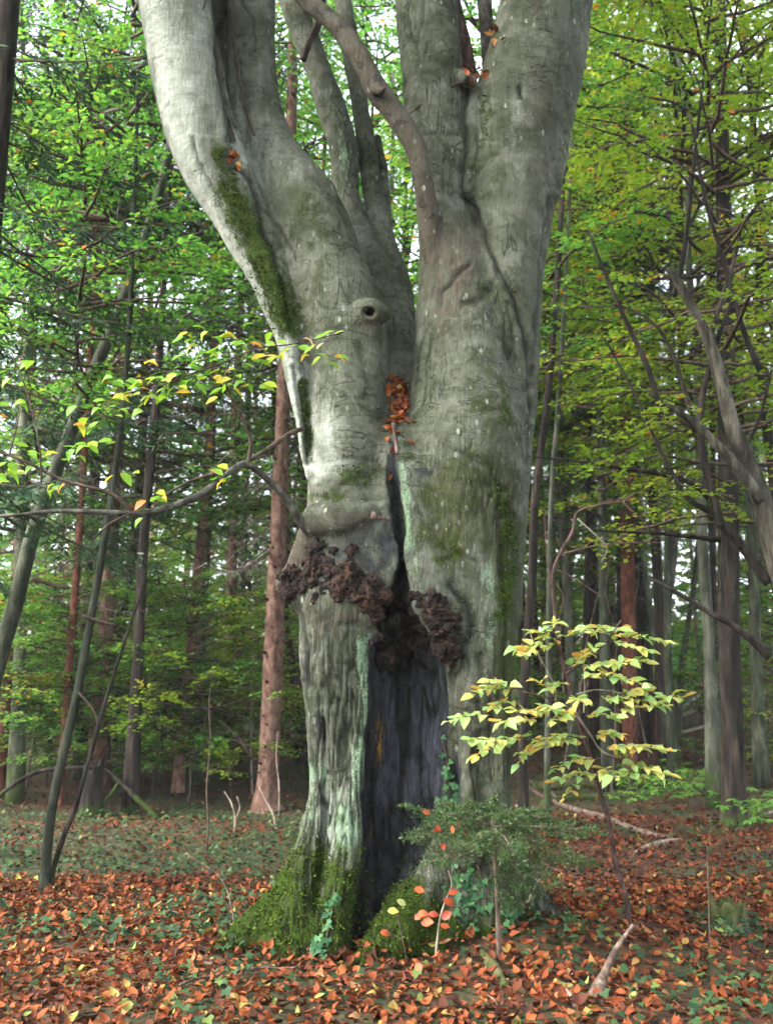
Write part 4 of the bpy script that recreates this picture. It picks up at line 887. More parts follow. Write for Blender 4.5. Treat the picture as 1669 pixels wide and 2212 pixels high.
# ------------------------------------------------------------------ named trees on the left
spt = px_tree('spruce_tree', 'pinkish brown spruce trunk dotted with dark branch stubs, left of the old beech', (575, 1752), [(572, 1735, 30), (577, 1690, 24), (582, 1600, 22), (590, 1400, 21), (600, 1150, 18), (612, 850, 15), (622, 550, 13), (630, 200, 11), (638, -150, 9)], 'spruce_bark', [('dead1', dict(scale=1.25, rz=0.4, dz=1.0)), ('spruce3', dict(scale=1.2, rz=1.0, dz=1.5))], seed=1, sides=16)
def stubs(root, pts, n, seed, rpx):
    rs = np.random.RandomState(seed); Y = root.location[1]
    V, Q, T = tube([(0, 0, 0), (0, 0, 0.03), (0, 0, 0.055)], [0.014, 0.011, 0.007], sides=6, n=1)
    a = Acc(); a.add(V, Q, T); me = a.mesh('branch_stub'); me.materials.append(M['stub'])
    P = np.array(pts, float)
    for k in range(n):
        t = (k+rs.rand())/n*(len(P)-1); i = min(int(t), len(P)-2); p = P[i]+(P[i+1]-P[i])*(t-i)
        c = at(p[0], p[1], Y); r = px2m(c, p[2]); a_ = rs.uniform(-1.35, 1.35)
        d = Vector((math.sin(a_), -math.cos(a_), 0.25)); q = Vector(c)+d*r*0.86
        o = obj('branch_stub', me, None, root, q-root.location); o.rotation_euler = d.to_track_quat('Z', 'Y').to_euler(); s = 0.8+1.2*rs.rand()**1.5; o.scale = (s, s, s)
stubs(spt, [(576, 1690, 24), (582, 1600, 22), (590, 1400, 21), (600, 1150, 18), (610, 900, 16)], 46, 3, 0)
spt = px_tree('spruce_tree', 'slim pale brown spruce trunk between the green understory bushes', (383, 1712), [(385, 1700, 14), (395, 1580, 12.5), (408, 1450, 12), (425, 1250, 11), (440, 1100, 10), (455, 900, 9), (470, 600, 8), (480, 200, 7)], 'spruce_bark', [('dead1', dict(scale=1.2, rz=2.0, dz=1.2)), ('spruce3', dict(scale=1.3, rz=3.0, dz=2.0))], seed=2)
stubs(spt, [(387, 1650, 13), (408, 1450, 12), (425, 1250, 11)], 24, 5, 0)
px_tree('spruce_tree', 'reddish spruce trunk behind the leaning grey trunk at the wood edge', (0, 1722), [(2, 1690, 14), (12, 1560, 12), (24, 1420, 11), (38, 1250, 10), (55, 1000, 9), (75, 700, 8), (95, 300, 7)], 'red_bark', [('spruce2', dict(scale=1.15, rz=5.0))], seed=3)
px_tree('spruce_tree', 'thin reddish trunk beside the slanting dark pole tree', (128, 1740), [(130, 1720, 10), (142, 1560, 9), (152, 1420, 8.5), (165, 1250, 8), (182, 1000, 7.5), (205, 600, 6), (225, 100, 5)], 'red_bark', [('dead1', dict(scale=1.2, rz=4.0)), ('spruce3', dict(scale=1.25, rz=0.6, dz=1.5))], seed=4)
pr = px_tree('pole_tree', 'slanting dark green pole tree with a thin second stem', (98, 1922), [(98, 1905, 11.7), (106, 1800, 10.5), (122, 1700, 10.1), (145, 1600, 9.8), (168, 1500, 9.4), (182, 1420, 8.6), (200, 1320, 8.2), (218, 1220, 7.8), (240, 1080, 7.0), (262, 920, 6.2), (280, 700, 5.5), (290, 450, 4.7), (300, 150, 3.9)], 'green_bark', [('shrub3', dict(scale=0.8, rz=1.2, dz=3.6))], seed=5)
trunk_px([(108, 1915, 8), (118, 1870, 6), (140, 1800, 5.5), (160, 1755, 5), (190, 1650, 5), (215, 1560, 5), (242, 1470, 4), (268, 1390, 3), (292, 1320, 2), (318, 1240, 0.8)], pr.location[1]+0.05, pr, 'dark_bark', name='stem', sides=8)
for pts in ([(150, 1270, 4), (110, 1262, 4), (70, 1250, 5)], [(180, 1330, 4), (215, 1342, 4), (250, 1350, 3)], [(170, 1495, 3), (200, 1530, 2.5), (212, 1560, 2)]):
    trunk_px(pts, pr.location[1]-0.05, pr, 'twig', name='branch', sides=6)
lt = px_tree('leaning_tree', 'long grey trunk leaning in a diagonal through the spruce boughs', (-70, 1790), [(-60, 1720, 26), (-35, 1550, 22), (0, 1410, 19), (32, 1310, 17), (66, 1170, 16), (105, 1060, 15), (150, 940, 14), (205, 800, 13), (265, 650, 12), (318, 500, 11), (356, 370, 10), (400, 150, 8), (430, -80, 6)], 'green_bark', [('broad2', dict(scale=0.75, rz=2.2, dz=3.2, loc=(1.0, 0.8)))], seed=6, Y=10.6, sides=14)
px_tree('birch_tree', 'short stretch of dark mottled trunk rising out of the green thicket', (205, 1700), [(208, 1680, 13), (225, 1540, 12), (245, 1420, 12), (262, 1330, 12), (278, 1240, 11), (290, 1160, 10), (305, 1000, 9), (318, 800, 8), (330, 500, 6)], 'pale_bark', [('broad1', dict(scale=0.9, rz=1.7, dz=2.0))], seed=7)
px_tree('spruce_tree', 'dark trunk half hidden between the stubbed spruce and the old beech', (668, 1672), [(666, 1650, 11), (652, 1560, 10), (636, 1470, 9), (622, 1380, 9), (612, 1280, 8), (600, 1100, 7), (590, 800, 6)], 'dark_bark', [('dead1', dict(scale=1.3, rz=3.0, dz=1.5))], seed=8)
bt = px_tree('spruce_tree', 'big dark spruce trunk with drooping needle boughs, cut by the frame edge', (-150, 2010), [(-140, 1900, 44), (-105, 1400, 36), (-70, 1000, 32), (-35, 600, 29), (-8, 300, 27), (14, 50, 25), (40, -250, 22)], 'dark_bark', [('spruce1', dict(scale=0.95, rz=0.5, dz=0.9))], seed=9, Y=8.3, sides=18)

# ------------------------------------------------------------------ named trees on the right
px_tree('dark_tree', 'dark straight trunk with a mossy foot beside the fallen logs', (1588, 1785), [(1585, 1765, 30), (1583, 1700, 26), (1579, 1560, 24), (1574, 1400, 23), (1572, 1280, 23), (1572, 1150, 22), (1570, 950, 20), (1566, 700, 18), (1560, 400, 15), (1555, 50, 12), (1552, -150, 10)], 'dark_bark', [('yellow2', dict(scale=0.85, rz=0.3, dz=2.5))], seed=11, sides=18)
px_tree('spruce_tree', 'red brown spruce trunk behind the yellow-leaved sapling', (1362, 1668), [(1362, 1640, 18), (1360, 1500, 16.5), (1357, 1300, 15.5), (1354, 1100, 14.5), (1350, 850, 13), (1347, 500, 11), (1344, 100, 9)], 'red_bark', [('spruce2', dict(scale=1.0, rz=2.2, dz=3.0)), ('dead1', dict(scale=1.2, rz=1.1, dz=2.0))], seed=12, sides=14)
px_tree('spruce_tree', 'thin red trunk next to the grey forked tree', (1421, 1640), [(1421, 1610, 6.5), (1419, 1400, 6), (1416, 1150, 5.5), (1412, 850, 5), (1408, 400, 4)], 'red_bark', [('spruce3', dict(scale=1.2, rz=0.2, dz=2.0))], seed=13)
ft = px_tree('forked_tree', 'smooth grey forked tree between the red spruce and the dark trunk', (1455, 1640), [(1454, 1610, 13), (1450, 1560, 12), (1436, 1420, 11), (1434, 1340, 11), (1446, 1250, 10.5), (1456, 1150, 10), (1466, 1050, 9), (1470, 800, 8), (1468, 450, 7), (1462, 50, 5)], 'grey_bark', [('broad1', dict(scale=1.05, rz=0.9, dz=2.2))], seed=14)
for pts in ([(1446, 1600, 9), (1432, 1500, 8), (1417, 1400, 8), (1406, 1330, 7), (1396, 1260, 6), (1385, 1150, 5), (1378, 950, 4)], [(1460, 1610, 9), (1466, 1520, 8), (1474, 1430, 7), (1486, 1345, 6), (1500, 1250, 5), (1512, 1100, 4)]):
    trunk_px(pts, ft.location[1], ft, 'grey_bark', name='stem', sides=9)
for k, (lb, base, path, mt, Yd) in enumerate([
    ('slender ivy-clad trunk close against the edge of the old beech', (1128, 1690), [(1129, 1640, 11), (1133, 1459, 10.5), (1148, 1251, 10), (1156, 1063, 9), (1178, 892, 8), (1196, 700, 7), (1212, 450, 6), (1225, 100, 5)], 'dark_bark', 12.0),
    ('thin grey pole next to the ivy-clad trunk', (1180, 1690), [(1181, 1650, 7), (1184, 1440, 6.5), (1186, 1213, 6), (1193, 1025, 6), (1205, 873, 5), (1218, 650, 4.5), (1235, 300, 4)], 'grey_bark', 12.6),
    ('thin dark pole standing behind the dead twigs', (1252, 1690), [(1254, 1640, 6), (1262, 1400, 6), (1268, 1150, 5), (1275, 850, 5), (1290, 400, 4)], 'dark_bark', 19.0),
    ('slim greenish trunk in the yellow-green canopy', (1445, 1655), [(1446, 1620, 8), (1440, 1300, 8), (1446, 900, 8), (1452, 600, 8), (1460, 350, 8), (1466, 150, 7), (1445, 10, 6), (1430, -120, 5)], 'green_bark', 17.0),
    ('dark trunk seen through yellow-green leaves above the crooked tree', (1535, 1680), [(1536, 1640, 5.5), (1540, 1200, 5.5), (1536, 700, 5.5), (1535, 420, 5), (1528, 200, 5), (1524, -100, 4)], 'dark_bark', 18.0)]):
    px_tree('slender_tree', lb, base, path, mt, [('yellow1' if k > 1 else 'broad2', dict(scale=0.85 if k > 1 else 0.8, rz=k*1.3, dz=3.0+0.4*k))], seed=20+k, Y=Yd, sides=10)
ct = px_tree('crooked_tree', 'crooked ridged grey tree bending in over the path side with bare limbs', (1790, 1905), [(1785, 1850, 30), (1762, 1600, 27), (1728, 1400, 25), (1690, 1260, 24), (1660, 1150, 22), (1640, 1065, 20), (1608, 985, 18), (1578, 905, 16), (1556, 820, 14.5), (1530, 735, 13), (1503, 680, 11), (1470, 620, 9), (1440, 580, 6)], 'pale_bark', [('yellow1', dict(scale=0.72, rz=0.9, dz=1.6, loc=(-0.4, 0.6)))], seed=31, Y=9.2, sides=18, rough=0.16)
for k, pts in enumerate([[(1645, 1085, 15), (1600, 1022, 13), (1560, 975, 11), (1510, 925, 9), (1450, 880, 6), (1400, 850, 4)],
            [(1556, 1140, 11), (1542, 1085, 10), (1530, 1047, 9), (1515, 968, 8), (1512, 900, 7), (1520, 836, 7), (1540, 770, 6), (1560, 700, 5), (1585, 640, 4)],
            [(1530, 1078, 6), (1500, 1050, 6), (1462, 1032, 6), (1400, 1020, 5), (1311, 1006, 4), (1240, 995, 3), (1156, 987, 2)],
            [(1555, 1166, 6), (1500, 1160, 5), (1420, 1152, 4), (1330, 1148, 3), (1254, 1142, 2)],
            [(1660, 1420, 10), (1624, 1384, 9), (1580, 1350, 7), (1537, 1327, 6), (1470, 1285, 5), (1405, 1251, 3.5)],
            [(1660, 1260, 12), (1610, 1190, 11), (1575, 1150, 10), (1540, 1110, 8), (1480, 1070, 6), (1420, 960, 4), (1370, 850, 3), (1310, 740, 2.5)],
            [(1530, 735, 6), (1560, 640, 5), (1590, 540, 4), (1610, 420, 3)], [(1500, 930, 5), (1470, 820, 5), (1440, 740, 4), (1400, 690, 3), (1340, 660, 2)],
            [(1430, 900, 6), (1400, 800, 6), (1350, 690, 5), (1310, 600, 4), (1270, 500, 3)], [(1640, 800, 7), (1600, 700, 6), (1560, 560, 5), (1520, 420, 4), (1490, 250, 3)],
            [(1600, 985, 4), (1640, 900, 4), (1665, 800, 3)], [(1455, 640, 6), (1480, 520, 5), (1500, 330, 4), (1520, 150, 3), (1535, 0, 3)]]):
    trunk_px(pts, 9.2+0.25*(k % 4)-0.2, ct, 'dark_bark' if k else 'pale_bark', name='limb' if k < 2 else 'branch', sides=8, rough=0.12, seed=40+k)

# ------------------------------------------------------------------ the wood behind
rsF = np.random.RandomState(77)
def px_x(px, Y): return (px-834.5)/FPX*Y*1.0
# broadleaf trees whose crowns fill the upper picture
BG = [  # px, depth, crown kind, scale, dz
    (60, 15, 'broad1', 1.05, 1.2), (190, 17.5, 'broad3', 1.0, 0.5), (300, 14.5, 'broad2', 0.95, 1.6), (430, 18, 'broad1', 1.15, 1.5), (520, 22, 'broad3', 1.2, 1.0), (660, 20, 'broad2', 1.15, 1.6), (790, 18, 'broad1', 1.1, 2.4), (880, 23, 'broad3', 1.2, 1.2),
    (-60, 21, 'broad2', 1.3, 0.2), (1230, 20, 'broad2', 1.05, 0.6), (1300, 16.5, 'yellow1', 1.0, 2.0), (1420, 19, 'yellow2', 1.15, 1.5), (1520, 15, 'yellow1', 1.0, 2.4), (1620, 17, 'yellow2', 1.1, 1.2), (1700, 13.5, 'yellow1', 1.0, 1.4),
    (1720, 23, 'broad3', 1.3, 0.4), (1000, 27, 'broad2', 1.4, 1.0), (1130, 24, 'yellow1', 1.3, 0.6)]
LM = [(-500, 'beside the red-barked spruce at the wood edge'), (75, 'behind the slanting dark pole tree'), (185, 'around the dark mottled trunk'), (290, 'between the mottled trunk and the slim pale spruce'), (365, 'around the slim pale spruce'), (460, 'between the slim spruce and the stubbed spruce'), (560, 'behind the stubbed spruce'), (690, 'behind the fork of the old beech'), (900, 'behind the right limb of the old beech'),
      (1120, 'behind the ivy-clad slender trunk'), (1205, 'behind the thin grey pole'), (1275, 'near the red spruce behind the sapling'), (1400, 'behind the grey forked tree'), (1500, 'around the dark mossy-footed trunk'), (1600, 'behind the crooked grey tree')]
def near(px): return [t for p, t in LM if px >= p][-1]
def row(Y): return 'front-row' if Y < 17.6 else 'mid-distance' if Y < 21.5 else 'far'
for k, (px, Y, kind, s, dz) in enumerate(BG):
    yel = kind.startswith('y')
    plain_tree('beech_tree', ('yellow-green ' if yel else 'green ')+row(Y)+' beech with leafy crown '+near(px), px_x(px, Y), Y, 12.5*s, 0.10*s, ['grey_bark', 'green_bark', 'dark_bark'][k % 3], [(kind, dict(scale=s, rz=rsF.rand()*6.28, dz=dz))],
               'leafy canopy trees of the wood', seed=k)
# spruces of the dark stand
for k, (px, Y, kind, s, dz) in enumerate([(230, 16, 'spruce1', 1.0, 1.0), (500, 20, 'spruce2', 1.0, 0.5), (620, 25, 'spruce2', 1.15, 0.5), (720, 24, 'spruce1', 1.1, 1.5)]):
    plain_tree('spruce_tree', 'dark blue-green '+row(Y)+' spruce with drooping boughs '+near(px), px_x(px, Y), Y, 15*s, 0.14*s, 'spruce_bark', [(kind, dict(scale=s, rz=rsF.rand()*6.28, dz=dz)), ('dead1', dict(scale=s*1.2, rz=rsF.rand()*6, dz=0.5))], 'drooping spruces behind the old beech', seed=60+k)
for k in range(30):
    px = 1140+rsF.rand()*560; Y = 21+rsF.rand()*17
    plain_tree('spruce_tree', 'slender '+['dark', 'blackish', 'dark-barked', 'green-tinged'][k % 4]+(' spruce with needle boughs, ' if k % 2 == 0 else ' trunk with dead twigs, ')+row(Y)+', '+near(px), px_x(px, Y), Y, 16, 0.08+0.09*rsF.rand(), ['dark_bark', 'dark_bark', 'dark_bark', 'green_bark'][k % 4], [('spruce3', dict(scale=1.0+0.4*rsF.rand(), rz=rsF.rand()*6.28, dz=-2.6 if k % 3 == 0 else -0.5)), ] if k % 2 == 0 else [('dead1', dict(scale=1.4, rz=rsF.rand()*6, dz=0.3))], 'slender trunks of the shaded stand', seed=100+k, sides=8, bend=0.05)
for k in range(26):
    px = -40+rsF.rand()*720; Y = 19+rsF.rand()*15
    plain_tree('spruce_tree', 'thin '+['brown', 'grey', 'greenish', 'red-barked'][k % 4]+' '+row(Y)+' trunk '+near(px), px_x(px, Y), Y, 15, 0.04+0.055*rsF.rand(), ['spruce_bark', 'grey_bark', 'green_bark', 'red_bark'][k % 4], [('dead1', dict(scale=1.3, rz=rsF.rand()*6, dz=1.0))] if k % 4 == 1 else [('spruce3', dict(scale=1.1, rz=rsF.rand()*6, dz=2.5))] if k % 8 == 0 else [], 'thin trunks in the understory', seed=140+k, sides=8, lean=((rsF.rand()-.3)*0.12, 0), bend=0.05)
# understory bushes
US = [(40, 17, 'shrub1', 1.15), (130, 18.5, 'shrub3', 1.0), (230, 17.5, 'shrub1', 1.2), (300, 19, 'shrub2', 1.4), (370, 17.5, 'shrub2', 1.2), (440, 20, 'shrub1', 1.3), (520, 19, 'shrub2', 1.3), (-50, 16.5, 'shrub1', 1.2), (90, 21, 'shrub1', 1.5), (260, 22, 'shrub3', 1.2), (400, 23, 'shrub1', 1.6), (540, 23, 'shrub3', 1.2), (640, 21.5, 'shrub2', 1.3), (160, 25, 'shrub3', 1.4), (330, 27, 'shrub3', 1.5), (500, 27, 'shrub3', 1.5), (20, 25, 'shrub3', 1.4), (640, 28, 'shrub3', 1.5),
      (50, 15.6, 'shrub3', 0.85), (170, 15.0, 'shrub3', 0.8), (290, 15.8, 'shrub3', 0.85), (420, 15.2, 'shrub3', 0.8), (510, 16.2, 'shrub3', 0.85), (-30, 14.6, 'shrub3', 0.8), (610, 18, 'shrub3', 0.8), (345, 16.8, 'shrub3', 0.9), (120, 16.6, 'shrub3', 0.9)]
for k, (px, Y, kind, s) in enumerate(US):
    plain_tree('understory_bush', {'shrub1': 'broad', 'shrub2': 'low', 'shrub3': 'tall yellowish'}[kind]+(' light green airy ' if s < 0.95 else ' light green ')+row(Y)+' bush '+near(px), px_x(px, Y), Y, 2.2*s, 0.022*s, 'twig', [(kind, dict(scale=s, rz=rsF.rand()*6.28, squash=0.85, mat='leaf_y' if k % 3 == 0 else 'leaf'))], 'green thicket bushes', seed=200+k, sides=6, cat='bush')
UR = [(1665, 18, 'shrub2', 1.0), (1560, 20, 'shrub3', 0.9), (1700, 19, 'shrub3', 1.0), (1500, 25, 'shrub2', 1.0), (1215, 24, 'shrub3', 1.2), (1160, 22, 'shrub2', 1.1), (1620, 25, 'shrub3', 1.3), (1240, 29, 'shrub3', 1.5), (1180, 26, 'shrub3', 1.4)]
for k, (px, Y, kind, s) in enumerate(UR):
    plain_tree('understory_bush', {'shrub1': 'broad', 'shrub2': 'low', 'shrub3': 'tall loose'}[kind]+' green '+row(Y)+' bush '+near(px), px_x(px, Y), Y, 2.2*s, 0.022*s, 'twig', [(kind, dict(scale=s, rz=rsF.rand()*6.28, squash=0.85, mat='leaf' if k % 2 else 'leaf_y'))], 'bushes of the shaded stand', seed=230+k, sides=6, cat='bush')
# thin bare stems in the thicket
for k in range(34):
    px = -20+rsF.rand()*640 if k < 24 else 1180+rsF.rand()*470; Y = 15.5+rsF.rand()*7
    rr = 0.012+0.014*rsF.rand(); h = 2.2+3.5*rsF.rand()
    plain_tree('bare_sapling', 'thin bare '+('pale' if k % 3 == 0 else 'dark')+' sapling stem '+near(px), px_x(px, Y), Y, h, rr, 'pale_wood' if k % 3 == 0 else 'twig', [], 'bare stems of the thicket', lean=((rsF.rand()-.45)*0.5, 0), seed=300+k, sides=5, cat='sapling', bend=0.12)
# farthest wood as one mass
def far_wood():
    rs = np.random.RandomState(5); n = 44000
    x = rs.uniform(-48, 48, n); y = rs.uniform(40, 66, n); z = hT(x, y)+rs.rand(n)**2.2*14.0
    keep = fbm(np.stack([x, y, z], -1), (0.35, 0.35, 0.25), 2) > 0.40; x, y, z = x[keep], y[keep], z[keep]; n = len(x)
    D = unit(rs.randn(n, 3)*np.array([1, 1, 0.3])); N = rs.randn(n, 3)*0.5+np.array([0, 0, 1]); L = 0.55+0.5*rs.rand(n)
    V, Q = kite_leaves(np.stack([x, y, z], -1), D, N, L, L*0.7)
    o = obj('far_wood', mk_mesh('far_wood', V, Q, np.repeat(rs.rand(n)*0.8, 4), False), M['leaf_d'])
    tag(o, 'green mass of the far wood closing the view between the trunks', 'wood', None, 'stuff')
far_wood()
# ------------------------------------------------------------------ leaf litter and ground ivy
def inside_beech(P):
    i = ((P-LO)/VOX).astype(int); ok = (i >= 0).all(1) & (i < DIM).all(1)
    r = np.zeros(len(P), bool); j = i[ok]; r[ok] = SDF[j[:, 0], j[:, 1], j[:, 2]] < 0.0; return r
def ivy_mask(x, y):
    P = np.stack([x, y, 0*x], -1); n = fbm(P, 1.3, 3, 51); f = vn(P, 6, 3)
    left = sstep(8.7, 9.8, y+0.35*(n-0.5)*4)*sstep(1.4, 0.2, x)*sstep(17, 13, y)*(0.45+0.9*(n-0.35))
    near = sstep(0.56, 0.66, n+0.15*(f-0.5))*0.8*sstep(9.5, 8.5, y)
    rgt = 0.55*sstep(0.50, 0.62, n)*sstep(8.0, 9.0, y)*sstep(0.6, 1.6, x)*sstep(19, 14, y)
    spot = 0.8*np.exp(-((x-0.95)/0.45)**2-((y-6.35)/0.28)**2)+0.55*np.exp(-((x+0.95)/0.6)**2-((y-5.75)/0.25)**2)+0.5*np.exp(-((x-1.6)/0.6)**2-((y-5.95)/0.3)**2)
    return np.clip(np.maximum(np.maximum(left, near), np.maximum(rgt, spot)), 0, 1)
def litter():
    rs = np.random.RandomState(21)
    parts = []
    for (x0, x1, y0, y1, dens) in [(-4.4, 4.4, 4.2, 9.4, 720), (-7, 7, 9.4, 14, 300), (-11, 11, 14, 24, 75)]:
        n = int((x1-x0)*(y1-y0)*dens); x = rs.uniform(x0, x1, n); y = rs.uniform(y0, y1, n)
        iv = ivy_mask(x, y); keep = rs.rand(n) < (1-0.5*iv)*(0.35+0.65*sstep(11, 8.6, y+0.6*(rs.rand(n)-.5)) if y0 < 9 else np.where(x > 0.5, 1.0, 0.45))
        parts.append(np.stack([x[keep], y[keep]], -1))
    XY = np.concatenate(parts); n = len(XY); lift = rs.rand(n)**2*0.035+0.006
    P = np.column_stack([XY, hT(XY[:, 0], XY[:, 1])+lift])
    gi = np.clip(((P-LO)/VOX).astype(int), 0, DIM-1); dd = SDF[gi[:, 0], gi[:, 1], gi[:, 2]]; dd = np.where((np.abs(P-(LO+HI)/2) < (HI-LO)/2).all(1), dd, 1.0)
    P[:, 2] += 0.075*np.exp(-np.maximum(dd, 0)/0.06)*rs.rand(n)          # leaves drifted against the roots
    k = ~inside_beech(P+np.array([0, 0, 0.01])); P = P[k]; n = len(P)
    e = 0.05; gx = (hT(P[:, 0]+e, P[:, 1])-hT(P[:, 0]-e, P[:, 1]))/(2*e); gy = (hT(P[:, 0], P[:, 1]+e)-hT(P[:, 0], P[:, 1]-e))/(2*e)
    N = np.column_stack([-gx, -gy, np.ones(n)])+rs.randn(n, 3)*np.array([0.45, 0.45, 0.1])
    a = rs.rand(n)*2*np.pi; D = np.column_stack([np.cos(a), np.sin(a), 0.12*rs.randn(n)])
    D = D-unit(N)*(D*unit(N)).sum(1)[:, None]
    L = 0.020+0.056*rs.rand(n)**0.9; rnd = np.clip(0.42+0.26*rs.randn(n)+0.22*(vn(P, 1.6, 5)-0.5), 0, 1); far = P[:, 1] > 9.4
    rnd = np.where(far, rnd*0.62, rnd); rnd = np.where(rs.rand(n) < 0.03, 0.92+0.08*rs.rand(n), rnd)
    px, py = proj(P); infr = (px > 5) & (px < 1664) & (py < 2207) & (py > 0) & (lift[k] > 0.012)
    order = np.argsort(np.where(infr, fdepth(P)/L, 1e9))[:300]
    sel = np.zeros(n, bool); sel[order] = True
    # the 300 that show largest: single leaves on the forest floor
    mes = []
    for v in range(8):
        V, Q, T = oval_leaves(np.zeros((1, 3)), np.array([[1.0, 0, 0]]), np.array([[0, 0, 1.0]]), [1.0], [0.6+0.02*v], 0.05+0.05*(v % 4), [-0.6, 0.4, 0.8, -0.25, 1.0, 0.2, -0.9, 0.6][v])
        m = mk_mesh('fallen_leaf', V, [Q, T]); m.materials.append(M['litter_obj']); mes.append(m)
    for c, i in enumerate(order):
        o = obj('fallen_leaf', mes[c % 8], None, GROUND)
        d = unit(D[i]); s = unit(np.cross(N[i], d)); nn = np.cross(d, s)
        mt = Matrix([[d[0], s[0], nn[0], P[i][0]], [d[1], s[1], nn[1], P[i][1]], [d[2], s[2], nn[2], P[i][2]+0.004], [0, 0, 0, 1]])
        o.matrix_world = mt @ Matrix.Scale(L[i]*1.08, 4)
    m = ~sel; acc = Acc()
    V, Q, T = oval_leaves(P[m], D[m], N[m], L[m], L[m]*(0.55+0.15*rs.rand(m.sum())), rs.uniform(0.0, 0.45, (m.sum(), 1)), rs.uniform(-0.9, 1.0, (m.sum(), 1)))
    o = obj('leaf_litter', mk_mesh('leaf_litter', V, [Q, T], np.repeat(rnd[m], 10)), M['litter'])
    tag(o, 'carpet of fallen orange and russet beech leaves on the forest floor', 'leaf litter', None, 'stuff')
    # ground ivy
    parts = []
    for (x0, x1, y0, y1, dens) in [(-4.4, 4.4, 4.3, 9.0, 340), (-7, 7, 9.0, 14, 270), (-9, 9, 14, 19, 90)]:
        n = int((x1-x0)*(y1-y0)*dens); x = rs.uniform(x0, x1, n); y = rs.uniform(y0, y1, n)
        kp = rs.rand(n) < ivy_mask(x, y)*0.9; parts.append(np.stack([x[kp], y[kp]], -1))
    XY = np.concatenate(parts); n = len(XY); P = np.column_stack([XY, hT(XY[:, 0], XY[:, 1])+0.03+0.09*rs.rand(n)])
    kk = ~inside_beech(P); P = P[kk]; n = len(P)
    a = rs.rand(n)*2*np.pi; D = np.column_stack([np.cos(a), np.sin(a), -0.25+0.2*rs.randn(n)]); N = np.column_stack([rs.randn(n)*0.35, -0.25+rs.randn(n)*0.35, np.ones(n)])
    V, T = lobed_leaves(P, D, N, 0.035+0.028*rs.rand(n))
    o = obj('ground_ivy', mk_mesh('ground_ivy', V, T, np.repeat(rs.rand(n), 9), False), M['ivy'])
    tag(o, 'low dark green ivy creeping over the leaf-strewn ground', 'ivy', None, 'stuff')
litter()

# ------------------------------------------------------------------ single leaves on stems
LEAFMESH = {}
def leaf_mesh(mat, v):
    if (mat, v) not in LEAFMESH:
        V, Q, T = oval_leaves(np.zeros((1, 3)), np.array([[1.0, 0, 0]]), np.array([[0, 0, 1.0]]), [1.0], [0.56+0.05*v], 0.08+0.05*v, [0.15, 0.3, 0.5, -0.1][v])
        m = mk_mesh('leaf', V, [Q, T]); m.materials.append(M[mat]); LEAFMESH[(mat, v)] = m
    return LEAFMESH[(mat, v)]
def place_leaf(parent, off, P, D, N, L, mat, v, name='leaf'):
    d = unit(np.asarray(D, float)); s = unit(np.cross(N, d)); n = np.cross(d, s); q = np.asarray(P)-off
    o = obj(name, leaf_mesh(mat, v), None, parent)
    o.matrix_local = Matrix([[d[0]*L, s[0]*L, n[0]*L, q[0]], [d[1]*L, s[1]*L, n[1]*L, q[1]], [d[2]*L, s[2]*L, n[2]*L, q[2]], [0, 0, 0, 1]])
    return o
def spray(parent, off, a, b, n, mat, rs, L=0.085, droop=0.03, twigmat='purple_twig', r=0.0022, tilt=0.3, wide=1.0, base=0.12, collect=None):
    """thin twig from a to b (world points) with leaves alternating on both sides"""
    a = np.asarray(a); b = np.asarray(b); m = (a+b)/2+np.array([0, 0, 0.02])+rs.randn(3)*0.012
    V, Q, T = tube([a-off, m-off, b-off], [r*1.5, r, r*0.5], sides=5, n=5); ac = Acc(); ac.add(V, Q, T)
    tw = obj('twig', ac.mesh('twig'), M[twigmat], parent)
    d = unit(b-a)
    for k in range(n):
        t = base+(1-base)*(k+0.5)/n+rs.randn()*0.015; t = min(max(t, 0), 1)
        p = (1-t)**2*a+2*t*(1-t)*(m*2-(a+b)/2)+t*t*b
        side = (1 if k % 2 else -1)*wide; s = unit(np.cross(d, [0, 0, 1.0]))
        dd = d*0.55+s*side*0.8+np.array([0, 0, -droop*6])+rs.randn(3)*0.26
        if k == n-1: dd = d+rs.randn(3)*0.1
        N = np.array([0, -0.22, 1.0])+rs.randn(3)*tilt
        q = p-np.asarray(tw.matrix_world.translation)*0
        if collect is not None: collect.append((q, dd, N, L*(0.45+0.75*rs.rand())))
        else: place_leaf(parent, off, q, dd, N, L*(0.45+0.75*rs.rand()), mat, rs.randint(4))

